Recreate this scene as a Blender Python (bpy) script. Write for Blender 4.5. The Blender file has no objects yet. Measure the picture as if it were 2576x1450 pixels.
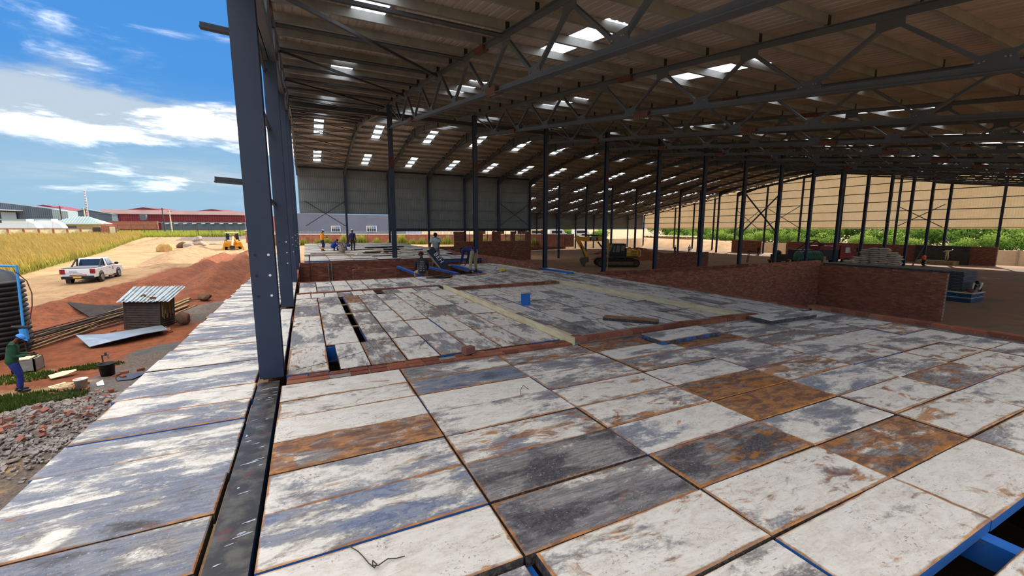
import bpy, math, random
import numpy as np
from mathutils import Vector, Matrix, Euler
R=math.radians; PI=math.pi
random.seed(7); rng=np.random.default_rng(7)
sc=bpy.context.scene; col=sc.collection
# ------------------------------------------------------------------ camera, sky, sun, exposure
cd=bpy.data.cameras.new('camera'); cam=bpy.data.objects.new('camera',cd); col.objects.link(cam)
cam.location=(0,0,1.65); cam.rotation_euler=(R(90-8.1),0,R(-26)); cd.lens=14.772; cd.sensor_width=36; cd.clip_end=2000; cd.clip_start=.05
sc.camera=cam
sc.view_settings.view_transform='Standard'; sc.view_settings.look='None'; sc.view_settings.gamma=1
sc.view_settings.use_curve_mapping=False; sc.view_settings.exposure=0.6
sc.cycles.max_bounces=10; sc.cycles.diffuse_bounces=6; sc.cycles.transparent_max_bounces=12; sc.cycles.caustics_reflective=False; sc.cycles.caustics_refractive=False
class NT:
    def __init__(s,tree): s.t=tree; s.n=tree.nodes; s.l=tree.links; s.n.clear()
    def node(s,typ,**kw):
        n=s.n.new(typ); ins=kw.pop('ins',{})
        for k,v in kw.items(): setattr(n,k,v)
        for k,v in ins.items(): s.put(n.inputs[k],v)
        return n
    def put(s,sock,v):
        if hasattr(v,'is_output'): s.l.new(v,sock)
        elif isinstance(v,tuple) and len(v)==3 and sock.type=='RGBA': sock.default_value=(*v,1)
        else: sock.default_value=v
    def math(s,op,a,b=0.,c=None,clamp=False):
        n=s.n.new('ShaderNodeMath'); n.operation=op; n.use_clamp=clamp
        s.put(n.inputs[0],a); s.put(n.inputs[1],b)
        if c is not None: s.put(n.inputs[2],c)
        return n.outputs[0]
    def mix(s,f,a,b,mode='MIX'):
        n=s.n.new('ShaderNodeMix'); n.data_type='RGBA'; n.blend_type=mode
        s.put(n.inputs[0],f); s.put(n.inputs[6],a); s.put(n.inputs[7],b); return n.outputs[2]
    def noise(s,vec,scale,detail=4.,rough=.55,dist=0.,dim='3D'):
        n=s.n.new('ShaderNodeTexNoise'); n.noise_dimensions=dim
        if vec is not None: s.l.new(vec,n.inputs['Vector'])
        n.inputs['Scale'].default_value=scale; n.inputs['Detail'].default_value=detail; n.inputs['Roughness'].default_value=rough; n.inputs['Distortion'].default_value=dist
        return n.outputs['Fac']
    def step(s,v,a,b):
        n=s.n.new('ShaderNodeMapRange'); n.interpolation_type='SMOOTHSTEP'
        s.put(n.inputs[0],v); s.put(n.inputs[1],a); s.put(n.inputs[2],b); return n.outputs[0]
    def mapping(s,vec,scale=(1,1,1),rot=(0,0,0),loc=(0,0,0)):
        n=s.n.new('ShaderNodeMapping'); s.l.new(vec,n.inputs[0]); n.inputs['Scale'].default_value=scale; n.inputs['Rotation'].default_value=rot; n.inputs['Location'].default_value=loc
        return n.outputs[0]
def S(r,g,b):                                   # sRGB 0-255 to linear
    f=lambda c:(c/255/12.92 if c/255<=.04045 else ((c/255+.055)/1.055)**2.4)
    return (f(r),f(g),f(b))
# sky: blue gradient with a low bank of cumulus, the same all the way round
w=bpy.data.worlds.new('sky'); sc.world=w; w.use_nodes=True; t=NT(w.node_tree)
tc=t.node('ShaderNodeTexCoord').outputs['Generated']
sep=t.node('ShaderNodeSeparateXYZ',ins={0:tc}); ez=sep.outputs[2]
grad=t.mix(t.step(ez,.08,.27),S(168,208,236),S(88,163,240))
grad=t.mix(t.step(ez,.15,.75),grad,S(66,140,226))
cv=t.mapping(tc,scale=(1.0,1.0,3.6),loc=(1.3,.2,.6))
n1=t.noise(cv,2.1,9,.58,.35); n2=t.noise(t.mapping(tc,scale=(1,1,7),loc=(2.1,.4,3)),3.2,8,.6,.2)
bank=t.math('MULTIPLY',t.step(ez,.11,.19),t.math('SUBTRACT',1,t.step(ez,.20,.265)))
m1=t.step(t.math('ADD',n1,t.math('MULTIPLY',bank,.26)),.60,.74)
m2=t.math('MULTIPLY',t.step(n2,.50,.72),t.math('SUBTRACT',1,t.step(ez,.12,.26)))
wisp=t.math('MULTIPLY',t.step(t.noise(t.mapping(tc,scale=(1,2.2,4)),2.6,8,.65,.6),.58,.8),.35)
cl=t.mix(t.step(t.noise(t.mapping(tc,scale=(1,1,5),loc=(5,1,0)),4,6,.6),.42,.66),tuple(0.6*c for c in S(205,222,238)),(3.4,3.4*.945,3.4*.86))
hi=t.math('MULTIPLY',t.step(t.math('ADD',t.noise(t.mapping(tc,scale=(1,1,1.6),loc=(3,7,2)),3.0,9,.6,.4),t.math('MULTIPLY',t.step(ez,.3,.75),.2)),.54,.72),t.step(ez,.42,.62))  # unseen high clouds, added to whiten and brighten the light on the deck
dim=lambda c:tuple(0.6*v for v in c)
grad=t.mix(1,grad,(0.6,0.6,0.6),'MULTIPLY')
sky=t.mix(wisp,grad,dim(S(205,222,240)))
sky=t.mix(t.math('MULTIPLY',m2,.65),sky,dim(S(214,230,242)))
sky=t.mix(t.math('MULTIPLY',m1,.95),sky,cl)
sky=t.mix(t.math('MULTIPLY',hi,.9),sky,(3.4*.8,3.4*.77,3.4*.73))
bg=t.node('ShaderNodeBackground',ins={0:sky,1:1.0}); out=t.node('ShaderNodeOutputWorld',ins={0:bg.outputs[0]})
sd=bpy.data.lights.new('sun','SUN'); sun=bpy.data.objects.new('sun',sd); col.objects.link(sun)
sd.energy=4.6; sd.angle=R(.6); sd.color=(1,.93,.82)
sv=Vector((math.cos(R(26))*math.cos(R(29)),math.sin(R(26))*math.cos(R(29)),math.sin(R(29))))
sun.rotation_euler=sv.to_track_quat('Z','Y').to_euler(); sun.location=(60,40,80)
# ------------------------------------------------------------------ mesh helpers
class MB:
    def __init__(s): s.v=[]; s.f=[]; s.c=[]
    def add(s,vs,fs,tint=0.):
        o=len(s.v); s.v+= [tuple(v) for v in vs]; s.f+= [tuple(i+o for i in f) for f in fs]; s.c+= [tint]*len(vs); return s
    def box(s,c,d,M=None,tint=0.,taper=1.):
        x,y,z=d[0]/2,d[1]/2,d[2]/2; q=taper
        vs=[Vector(p) for p in ((-x,-y,-z),(x,-y,-z),(x,y,-z),(-x,y,-z),(-x*q,-y*q,z),(x*q,-y*q,z),(x*q,y*q,z),(-x*q,y*q,z))]
        if M is not None: vs=[M@v for v in vs]
        c=Vector(c); return s.add([v+c for v in vs],[(0,3,2,1),(4,5,6,7),(0,1,5,4),(1,2,6,5),(2,3,7,6),(3,0,4,7)],tint)
    def span(s,a,b,**k):                        # box between two corners
        a,b=Vector(a),Vector(b); return s.box((a+b)/2,[abs(b[i]-a[i]) for i in range(3)],**k)
    def frame(s,p,q,up=(0,0,1)):
        p,q=Vector(p),Vector(q); d=(q-p); L=d.length; d=d/L; up=Vector(up)
        if abs(d.dot(up))>.98: up=Vector((0,1,0))
        x=d.cross(up).normalized(); z=x.cross(d); return p,q,d,L,Matrix((x,d,z)).transposed()
    def bar(s,p,q,w,h,up=(0,0,1),tint=0.):      # w across, h along up
        p,q,d,L,M=s.frame(p,q,up); return s.box((p+q)/2,(w,L,h),M,tint)
    def ibeam(s,p,q,b,h,tf=.016,tw=.012,up=(0,0,1)):
        p,q,d,L,M=s.frame(p,q,up); c=(p+q)/2; u=M@Vector((0,0,1))
        s.box(c+u*(h/2-tf/2),(b,L,tf),M); s.box(c-u*(h/2-tf/2),(b,L,tf),M); return s.box(c,(tw,L,h-2*tf),M)
    def tee(s,p,q,b,h,up=(0,0,1),t=.014,flip=1):
        p,q,d,L,M=s.frame(p,q,up); c=(p+q)/2; u=M@Vector((0,0,1))
        s.box(c-u*flip*(h/2-t/2),(b,L,t),M); return s.box(c,(t,L,h),M)
    def tube(s,p,q,r,n=8,r2=None,cap=True):
        p,q,d,L,M=s.frame(p,q); r2=r if r2 is None else r2
        a=[M@Vector((math.cos(2*PI*i/n),0,math.sin(2*PI*i/n))) for i in range(n)]
        vs=[p+v*r for v in a]+[q+v*r2 for v in a]; fs=[(i,(i+1)%n,n+(i+1)%n,n+i) for i in range(n)]
        if cap: fs+=[tuple(range(n))[::-1],tuple(range(n,2*n))]
        return s.add(vs,fs)
    def path(s,pts,r,n=6):
        for a,b in zip(pts,pts[1:]): s.tube(a,b,r,n)
        return s
    def lathe(s,prof,c=(0,0,0),n=24,M=None):
        o=[]; c=Vector(c)
        for r,z in prof:
            for i in range(n):
                v=Vector((r*math.cos(2*PI*i/n),r*math.sin(2*PI*i/n),z)); o.append((M@v if M is not None else v)+c)
        fs=[(k*n+i,k*n+(i+1)%n,(k+1)*n+(i+1)%n,(k+1)*n+i) for k in range(len(prof)-1) for i in range(n)]
        return s.add(o,fs)
    def prism(s,poly,axis,a,b,tint=0.):         # polygon in the plane across axis, extruded a..b
        n=len(poly)
        def P(u,v,t): return {'x':(t,u,v),'y':(u,t,v),'z':(u,v,t)}[axis]
        vs=[P(u,v,a) for u,v in poly]+[P(u,v,b) for u,v in poly]
        return s.add(vs,[tuple(range(n)),tuple(range(n,2*n))[::-1]]+[(i,n+i,n+(i+1)%n,(i+1)%n) for i in range(n)],tint)
    def ball(s,c,r,n=8,m=6,sq=(1,1,1),M=None):
        c=Vector(c); vs=[];
        for j in range(m+1):
            a=PI*j/m
            for i in range(n):
                v=Vector((r*sq[0]*math.sin(a)*math.cos(2*PI*i/n),r*sq[1]*math.sin(a)*math.sin(2*PI*i/n),r*sq[2]*math.cos(a))); vs.append((M@v if M is not None else v)+c)
        return s.add(vs,[(j*n+i,j*n+(i+1)%n,(j+1)*n+(i+1)%n,(j+1)*n+i) for j in range(m) for i in range(n)])
    def mesh(s,name,mat,off=(0,0,0),smooth=False,tint=False):
        me=bpy.data.meshes.new(name); off=Vector(off)
        me.from_pydata([tuple(Vector(v)-off) for v in s.v],[],s.f); me.materials.append(mat)
        if tint:
            a=me.attributes.new('tint','FLOAT','POINT'); a.data.foreach_set('value',s.c)
        if smooth: me.polygons.foreach_set('use_smooth',[True]*len(me.polygons))
        me.update(); return me
    def build(s,name,mat,parent=None,smooth=False,bevel=0,tint=False,fix=True):
        off=Vector((0,0,0)); p=parent
        while p is not None: off+=p.location; p=p.parent
        o=bpy.data.objects.new(name,s.mesh(name,mat,off,smooth,tint)); col.objects.link(o); o.parent=parent
        if fix: recalc(o.data)
        if bevel:
            m=o.modifiers.new('bevel','BEVEL'); m.width=bevel; m.segments=2; m.limit_method='ANGLE'
        return o
import bmesh
def recalc(me):
    b=bmesh.new(); b.from_mesh(me); bmesh.ops.recalc_face_normals(b,faces=b.faces); b.to_mesh(me); b.free()
def top(mb,name,mat,label,cat,base=None,group=None,kind=None,**k):     # a one-mesh thing, origin at base
    if base is None:
        a=np.array([tuple(v) for v in mb.v]); base=(a[:,0].mean(),a[:,1].mean(),a[:,2].min())
    o=bpy.data.objects.new(name,mb.mesh(name,mat,base,k.get('smooth',False),k.get('tint',False))); col.objects.link(o); o.location=base; recalc(o.data)
    if k.get('bevel'):
        m=o.modifiers.new('bevel','BEVEL'); m.width=k['bevel']; m.segments=2; m.limit_method='ANGLE'
    return tag(o,label,cat,group,kind)
def tag(o,label=None,cat=None,group=None,kind=None):
    if label: o['label']=label
    if cat: o['category']=cat
    if group: o['group']=group
    if kind: o['kind']=kind
    return o
def thing(name,label,cat,loc=(0,0,0),group=None,kind=None,rz=0.):
    o=bpy.data.objects.new(name,None); col.objects.link(o); o.location=loc; o.rotation_euler=(0,0,rz); o.empty_display_size=.2
    return tag(o,label,cat,group,kind)
def inst(name,me,parent,loc=(0,0,0),rot=(0,0,0),scale=(1,1,1)):
    o=bpy.data.objects.new(name,me); col.objects.link(o); o.parent=parent; o.location=loc; o.rotation_euler=rot; o.scale=scale; return o
def dup(root,loc,rz=None,label=None,scale=None):
    def cp(o,par):
        c=o.copy(); col.objects.link(c); c.parent=par
        for ch in o.children: cp(ch,c)
        return c
    kids=cp(root,None); kids.location=loc
    if rz is not None: kids.rotation_euler=(0,0,rz)
    if label: kids['label']=label
    if scale: kids.scale=scale if isinstance(scale,tuple) else (scale,)*3
    return kids
# ------------------------------------------------------------------ materials
def mat(name,c,c2=None,rough=.7,metal=0.,ns=3.,lo=.35,hi=.7,bump=0.,bs=40.,stretch=(1,1,1),c3=None,ns3=9.,lo3=.58,hi3=.68,coat=0.,spec=.4,pos=True):
    m=bpy.data.materials.new(name); m.use_nodes=True; t=NT(m.node_tree)
    b=t.node('ShaderNodeBsdfPrincipled',ins={'Roughness':rough,'Metallic':metal,'Coat Weight':coat,'Specular IOR Level':spec}); t.node('ShaderNodeOutputMaterial',ins={0:b.outputs[0]})
    if c2 is None and c3 is None and not bump: b.inputs['Base Color'].default_value=(*c,1); return m
    v=t.node('ShaderNodeNewGeometry').outputs['Position'] if pos else t.node('ShaderNodeTexCoord').outputs['Object']
    v=t.mapping(v,scale=stretch); cc=c
    if c2 is not None: cc=t.mix(t.step(t.noise(v,ns,6,.62,.3),lo,hi),c,c2)
    if c3 is not None: cc=t.mix(t.step(t.noise(v,ns3,7,.65,.2),lo3,hi3),cc,c3)
    t.put(b.inputs['Base Color'],cc)
    if bump:
        bn=t.node('ShaderNodeBump',ins={'Strength':bump,'Distance':.02,'Height':t.noise(v,bs,5,.6)}); t.put(b.inputs['Normal'],bn.outputs[0])
    return m
M={}
M['steel']=mat('painted_steel',S(42,54,74),S(50,60,78),.5,0,1.6,.3,.75,c3=S(92,84,80),ns3=5,lo3=.66,hi3=.8)
M['steel_dark']=mat('dark_steel',S(44,50,58),S(58,62,66),.55,0,2,.3,.75,c3=S(92,70,56),ns3=4,lo3=.62,hi3=.78)
M['truss']=mat('truss_paint',S(62,70,80),S(74,80,86),.55,0,1.2,.3,.75,c3=S(110,84,62),ns3=2.6,lo3=.6,hi3=.8)
M['rust']=mat('rust_primer',S(92,54,42),S(70,46,40),.8,0,8)
M['galv']=mat('galvanised',S(140,142,140),S(118,120,118),.5,.25,1.5,.3,.7)
M['roof']=mat('roof_underside',S(176,166,156),S(156,146,138),.5,.15,1.2,.35,.7,stretch=(1,.25,1),c3=S(190,162,132),ns3=.5,lo3=.55,hi3=.75)
M['clad']=mat('grey_cladding',S(128,134,132),S(118,124,122),.55,.05,1,.3,.7)
M['beige']=mat('beige_cladding',S(240,214,172),S(232,202,156),.6,0,.6,.3,.7)
def thin(m,f):                                  # thin sheeting that lets some daylight through
    t=m.node_tree; o=[n for n in t.nodes if n.type=='OUTPUT_MATERIAL'][0]; b=[n for n in t.nodes if n.type=='BSDF_PRINCIPLED'][0]
    tr=t.nodes.new('ShaderNodeBsdfTranslucent'); mx=t.nodes.new('ShaderNodeMixShader'); mx.inputs[0].default_value=f
    if b.inputs['Base Color'].is_linked: t.links.new(b.inputs['Base Color'].links[0].from_socket,tr.inputs[0])
    t.links.new(b.outputs[0],mx.inputs[1]); t.links.new(tr.outputs[0],mx.inputs[2]); t.links.new(mx.outputs[0],o.inputs[0])
thin(M['beige'],.17)
M['girt']=mat('girt_steel',S(120,124,124),S(100,100,100),.5,.2,2)
def skymat():
    m=bpy.data.materials.new('skylight_sheet'); m.use_nodes=True; t=NT(m.node_tree)
    v=t.node('ShaderNodeTexCoord').outputs['Object']; x=t.node('ShaderNodeSeparateXYZ',ins={0:v}).outputs[0]
    st=t.step(t.math('SINE',t.math('MULTIPLY',x,62.)),.2,.9)
    c=t.mix(st,(.95,.97,1),(.72,.82,.95))
    a=t.node('ShaderNodeBsdfTranslucent',ins={0:c}); d=t.node('ShaderNodeBsdfTransparent',ins={0:c}); s=t.node('ShaderNodeMixShader',ins={0:.0,1:a.outputs[0],2:d.outputs[0]})
    t.node('ShaderNodeOutputMaterial',ins={0:s.outputs[0]}); return m
M['skylight']=skymat()
def panelmat():
    m=bpy.data.materials.new('shutter_panel'); m.use_nodes=True; t=NT(m.node_tree)
    at=lambda n:t.node('ShaderNodeAttribute',attribute_type='OBJECT',attribute_name=n).outputs['Fac']
    tone,rust,blue=at('tone'),at('rust'),at('blue')
    rnd=t.node('ShaderNodeObjectInfo').outputs['Random']
    tcn=t.node('ShaderNodeTexCoord'); ob=tcn.outputs['Object']; ge=t.node('ShaderNodeSeparateXYZ',ins={0:tcn.outputs['Generated']})
    off=t.node('ShaderNodeCombineXYZ',ins={0:t.math('MULTIPLY',rnd,91.),1:t.math('MULTIPLY',rnd,47.),2:t.math('MULTIPLY',rnd,13.)})
    v=t.node('ShaderNodeVectorMath',operation='ADD',ins={0:ob,1:off.outputs[0]}).outputs[0]
    vs=t.mapping(v,scale=(1,2.2,1),rot=(0,0,.25))
    big=t.noise(vs,1.7,5,.55,.4); mid=t.noise(vs,6,8,.72,.5); fine=t.noise(t.mapping(v,scale=(1,1.6,1)),34,6,.8); streak=t.noise(t.mapping(v,scale=(.6,5,1),rot=(0,0,.35)),9,6,.75,.3)
    big=t.math('ADD',t.math('MULTIPLY',big,1.7),-.35); mid=t.math('ADD',t.math('MULTIPLY',mid,1.35),-.17)
    h=t.math('ADD',t.math('MULTIPLY',big,.55),t.math('ADD',t.math('MULTIPLY',mid,.35),t.math('MULTIPLY',fine,.28)))       # about .3-.85
    d=t.math('ADD',h,t.math('MULTIPLY',t.math('SUBTRACT',tone,.5),.52))
    white=t.mix(t.step(mid,.4,.62),S(234,228,214),S(208,198,180))
    white=t.mix(t.step(fine,.35,.65),white,S(226,218,204))
    grey=t.mix(t.step(streak,.4,.62),S(116,110,106),S(156,150,144))
    grey=t.mix(t.math('MULTIPLY',blue,t.step(big,.32,.55)),grey,t.mix(t.step(mid,.4,.6),S(96,108,134),S(140,147,160)))  # blue-grey tint; on the walkway it stands in for reflected sky
    dark=t.mix(t.step(fine,.42,.6),S(58,56,60),S(96,92,92))
    cc=t.mix(t.step(d,.55,.70),white,grey); cc=t.mix(t.step(d,.76,.9),cc,dark)
    spk=t.math('MULTIPLY',t.step(t.noise(v,62,4,.65),.585,.65),t.step(t.noise(v,4.5,5,.6),.45,.62))
    cc=t.mix(t.math('MULTIPLY',spk,.75),cc,S(92,66,50))
    scr=t.math('MULTIPLY',t.step(t.noise(t.mapping(v,scale=(.5,7,1),rot=(0,0,.6)),16,5,.75,.8),.60,.68),.7); cc=t.mix(scr,cc,S(70,70,78))
    wsp=t.math('MULTIPLY',t.step(t.noise(v,55,5,.75),.6,.68),t.step(d,.6,.8)); cc=t.mix(t.math('MULTIPLY',wsp,.7),cc,S(226,222,214))
    rn=t.noise(vs,3.2,7,.68,.8); rm=t.step(t.math('ADD',rn,t.math('MULTIPLY',rust,.38)),.68,.80)
    rc=t.mix(t.step(mid,.4,.6),S(176,112,44),S(112,74,50)); cc=t.mix(t.math('MULTIPLY',rm,.85),cc,rc)
    ex=t.math('MINIMUM',ge.outputs[0],t.math('SUBTRACT',1,ge.outputs[0])); ey=t.math('MINIMUM',ge.outputs[1],t.math('SUBTRACT',1,ge.outputs[1]))
    ed=t.math('MINIMUM',t.math('MULTIPLY',ex,2.6),ey); en=t.math('ADD',t.math('MULTIPLY',t.noise(vs,2.4,4,.6),.9),t.math('ADD',t.math('MULTIPLY',t.math('SUBTRACT',t.math('FRACT',t.math('MULTIPLY',rnd,7.31)),.5),.22),t.math('MULTIPLY',rust,.35)))
    em=t.step(t.math('SUBTRACT',t.math('MULTIPLY',t.math('SUBTRACT',en,.33),.13),ed),-.012,.018)
    cc=t.mix(t.math('MULTIPLY',em,.9),cc,t.mix(t.step(mid,.35,.6),S(196,128,50),S(140,92,52)))
    nz=t.node('ShaderNodeSeparateXYZ',ins={0:t.node('ShaderNodeNewGeometry').outputs['Normal']}).outputs[2]
    side=t.mix(t.step(t.math('ADD',rnd,t.math('MULTIPLY',t.math('SUBTRACT',mid,.5),.25)),.66,.7),t.mix(t.step(fine,.45,.6),S(44,42,42),S(98,84,70)),S(40,98,164)); cc=t.mix(t.step(nz,.2,.35),side,cc)
    rg=t.math('ADD',.42,t.math('MULTIPLY',mid,.45))
    bn=t.node('ShaderNodeBump',ins={'Strength':.35,'Distance':.004,'Height':t.math('ADD',fine,mid)})
    b=t.node('ShaderNodeBsdfPrincipled',ins={'Base Color':cc,'Roughness':rg,'Normal':bn.outputs[0],'Specular IOR Level':.5}); t.node('ShaderNodeOutputMaterial',ins={0:b.outputs[0]}); return m
M['panel']=panelmat()
def brickmat(name,objrand,a=S(150,88,62),b_=S(124,72,54),c_=S(164,106,82)):
    m=bpy.data.materials.new(name); m.use_nodes=True; t=NT(m.node_tree)
    r=t.node('ShaderNodeObjectInfo').outputs['Random'] if objrand else t.node('ShaderNodeAttribute',attribute_name='tint').outputs['Fac']
    p=t.node('ShaderNodeNewGeometry').outputs['Position']; n=t.noise(p,14,5,.7)
    cc=t.mix(t.step(r,.15,.6),b_,a); cc=t.mix(t.step(r,.75,1.),cc,c_); cc=t.mix(t.step(n,.55,.75),cc,S(150,128,116))
    b=t.node('ShaderNodeBsdfPrincipled',ins={'Base Color':cc,'Roughness':.9,'Specular IOR Level':.2}); t.node('ShaderNodeOutputMaterial',ins={0:b.outputs[0]}); return m
M['brick']=brickmat('brick_face',True); M['bricks']=brickmat('brick_faces',False)
M['mortar']=mat('mortar',S(150,140,130),S(120,112,106),.95,0,6,bump=.3)
M['floor_in']=mat('site_soil',S(146,98,62),S(122,98,70),.95,0,.22,.35,.65,bump=.5,bs=6,c3=S(104,88,66),ns3=.5,lo3=.5,hi3=.7)
M['blue']=mat('blue_paint',S(30,96,178),S(46,110,186),.5,0,6,c3=S(120,110,100),ns3=12,lo3=.62,hi3=.7)
M['ply']=mat('pale_plywood',S(222,204,164),S(204,182,138),.7,0,3,.35,.65,stretch=(1,1,6),c3=S(120,96,66),ns3=8,lo3=.66,hi3=.76)
M['wood']=mat('grey_timber',S(176,150,104),S(134,110,78),.8,0,4,stretch=(1,1,1))
M['wood_dark']=mat('weathered_boards',S(78,64,56),S(58,50,46),.85,0,5)
M['black']=mat('black_plastic',S(26,27,30),None,.45)
M['rubber']=mat('rubber',S(32,31,30),S(52,46,40),.9,0,8)
M['white']=mat('white_paint',S(232,234,236),None,.35)
M['glass']=mat('tinted_glass',S(34,48,62),None,.08,spec=.8)
M['yellow']=mat('yellow_paint',S(226,158,30),S(196,132,28),.5,0,3)
M['iron']=mat('dark_iron',S(62,56,52),S(92,74,58),.7,.2,4)
# ------------------------------------------------------------------ steel frame and roof
X0=-.43; BAY=4.85; XK=[4.42+BAY*k for k in range(15)]; XE=XK[14]; FL=-2.75
SL=.147; zs=lambda Y:10.6-SL*abs(Y-38.5)         # underside of roof sheets
zt=lambda Y:zs(Y)-.21                            # top of trusses and rafters
zb=lambda Y:6.72-.143*(22-Y)                     # truss bottom chord
ORD=['first','second','third','fourth','fifth','sixth','seventh','eighth','ninth','tenth','eleventh','twelfth','thirteenth','fourteenth','fifteenth','sixteenth','seventeenth','eighteenth','nineteenth','twentieth']
ordw=lambda i:ORD[i] if i<20 else 'twenty-'+ORD[i-20]
def column_parts(root,x,y,z0,z1,w=.24,d=.25,band=True,holes=False,axis='y'):
    m=MB()
    if axis=='y': m.ibeam((x,y,z0),(x,y,z1),w,d,.02,.014,up=(0,1,0))
    else: m.ibeam((x,y,z0),(x,y,z1),w,d,.02,.014,up=(1,0,0))
    m.build('column_shaft',M['steel'],root)
    if not holes: MB().box((x,y,z0+.012),(w+.12,d+.12,.024)).build('base_plate',M['steel_dark'],root)
    if band:
        b=MB(); zc=5.15
        for s in (-1,1):
            if axis=='y': b.box((x,y+s*(d/2+.002),zc),(w+.006,.012,.62))
            else: b.box((x+s*(d/2+.002),y,zc),(.012,w+.006,.62))
        b.build('primer_band',M['rust'],root)['label']='unpainted rust brown band round the shaft'
    if holes:
        for zz in (.93,1.15,1.37):
            for s in (-1,1): MB().tube((x+s*.062,y-d/2-.004,zz),(x+s*.062,y-d/2+.004,zz),.013,10).build('bolt_hole',M['white'] if s>0 else M['black'],root)
ZG=(3.60,2.13)
gcols=[5.3,10.0,14.75,19.45,24.15]
for i,y in enumerate(gcols):
    r=thing('steel_column',['nearest and tallest dark steel column, standing between walkway and deck by the camera','second column of the open left side, its foot on the pale boards behind the nearest column','third column of the open left side, beside the brick pit','fourth column of the open left side, at the far part of the brick pit','fifth column of the open left side, at the start of the far deck'][i],'column',(X0,y,0.))
    column_parts(r,X0,y,.012 if i<2 else FL,zb(y)-.02,.235,.26,False,True)
    MB().box((X0,y,zb(y)+.005),(.33,.36,.03)).build('cap_plate',M['rust'],r)
    if i==0:                                      # cleats sticking out to the outside of the nearest column
        for zz in ZG:
            b=MB(); b.tee((X0-.12,y,zz),(X0-.37,y,zz+.015),.08,.06); b.build('girt_cleat',M['steel_dark'],r)
    else:
        pass
r=thing('girt_rails','thin steel rails bridging the gap between the first two left columns','rail',(X0,7.6,2.3))
for zz in ZG+(4.7,): MB().bar((X0-.09,5.4,zz),(X0-.09,9.9,zz),.05,.07).build('girt_rail',M['steel_dark'],r)
# inner row and far row of columns
inner_lab='steel column of the inner row, number %s from the left'
for k,x in enumerate(XK):
    z0=FL
    r=thing('steel_column','%s dark steel column from the left in the inner row'%ORD[k],'column',(x,24,z0),'inner row of columns')
    column_parts(r,x,24,z0,zt(24)-.1,.23,.25)
for k,x in enumerate(XK):
    r=thing('steel_column','%s dark steel column from the left in the farther row'%ORD[k],'column',(x,53,FL),'far row of columns')
    column_parts(r,x,53,FL,zt(53)-.15,.22,.25,k>=5)
for j,k in enumerate(range(6,15)):
    x=XK[k]; r=thing('steel_column','%s short column from the left against the lowest far wall'%ORD[j],'column',(x,76.9,FL),'columns of the lowest far wall')
    column_parts(r,x,76.9,FL,zt(76.9)-.1,.2,.22,False)
for j,y in enumerate([19.4,29,35.7,41.5,47.3,57.7,62.5,67.4,72.2]):
    r=thing('steel_column','%s slim column from the right against the beige end wall'%ORD[j],'column',(XE-.12,y,FL),'columns of the beige end wall')
    column_parts(r,XE-.12,y,FL,zt(y)-.1,.2,.24,False,axis='x')
# lattice trusses
def truss_parts(root,x,heavy=False):
    ya,yb=23.85,-.3
    m=MB(); m.tee((x,ya,zt(ya)-.07),(x,yb,zt(yb)-.07),.17,.13,flip=-1); m.build('top_chord',M['truss'],root)
    m=MB()
    if heavy:
        for s in (-.065,.065): m.bar((x+s,ya+.2,zb(ya)),(x+s,yb,zb(yb)),.115,.2)
    else: m.tee((x,ya,zb(ya)),(x,yb,zb(yb)),.19,.14,flip=1)
    m.build('bottom_chord',M['truss'],root)
    P=2.62; tn=[22.5-P*i for i in range(9)]; bn=[21.15-P*i for i in range(9)]
    gb=MB(); 
    for y in tn: MB().box((x+.012,y,zt(y)-.2),(.016,.42,.2),taper=1).build('gusset_plate',M['truss'],root)
    for y in bn: MB().prism([(y-.26,zb(y)),(y+.26,zb(y)),(y+.2,zb(y)+.24),(y-.2,zb(y)+.24)],'x',x+.004,x+.02).build('gusset_plate',M['truss'],root)
    for i in range(9):
        a=(x+.045,tn[i]-.1,zt(tn[i])-.22); b=(x+.045,bn[i]+.1,zb(bn[i])+.13)
        MB().bar(a,b,.065,.085,up=(1,0,0)).build('web_member',M['truss'],root)
        if i<8: MB().bar((x+.045,bn[i]-.1,zb(bn[i])+.13),(x+.045,tn[i+1]+.1,zt(tn[i+1])-.22),.065,.085,up=(1,0,0)).build('web_member',M['truss'],root)
    if not heavy: MB().bar((x+.03,ya-.05,zt(ya)-.3),(x+.03,bn[0]+.15,zb(bn[0])+.15),.055,.07,up=(1,0,0)).build('web_member',M['truss'],root)
    bo=MB()
    for y in bn:
        for s in (-.16,-.11,.11,.16): bo.tube((x+.02,y+s,zb(y)+.16-abs(s)*.2),(x-.022,y+s,zb(y)+.16-abs(s)*.2),.013,6)
    bo.build('bolt_heads',M['galv'],root)['kind']='stuff'
    for y in (10.1,18.9,):
        MB().bar((x,y-.3,zb(y-.3)-.01),(x,y+.3,zb(y+.3)-.01),.21,.17).build('splice_plate',M['rust'],root)['label']='rust brown bolted splice plate'
        rv=MB()
        for i in range(7):
            for s in (-1,1):
                yy=y-.26+.085*i; rv.box((x+s*.075,yy,zb(yy)-.105),(.02,.02,.03))
        rv.build('splice_bolts',M['galv'],root)['kind']='stuff'
    y=10.9; MB().bar((x-.002,y-.3,zt(y-.3)-.075),(x-.002,y+.3,zt(y+.3)-.075),.18,.14).build('splice_plate',M['rust'],root)['label']='rust brown bolted splice plate'
    yy=6.53-1.385*3
    while yy<23.5:
        MB().box((x,yy,zt(yy)+.1),(.1,.012,.2)).build('purlin_cleat',M['black'],root); yy+=1.385
tr0=thing('roof_truss','first lattice roof truss from the left, the nearest one overhead','roof truss',(XK[0],24,zb(24)),'lattice trusses over the near half')
truss_parts(tr0,XK[0])
for k in range(1,14): dup(tr0,(XK[k],24,zb(24)),label='%s lattice roof truss from the left, meeting the inner row of columns'%ORD[k])
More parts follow.
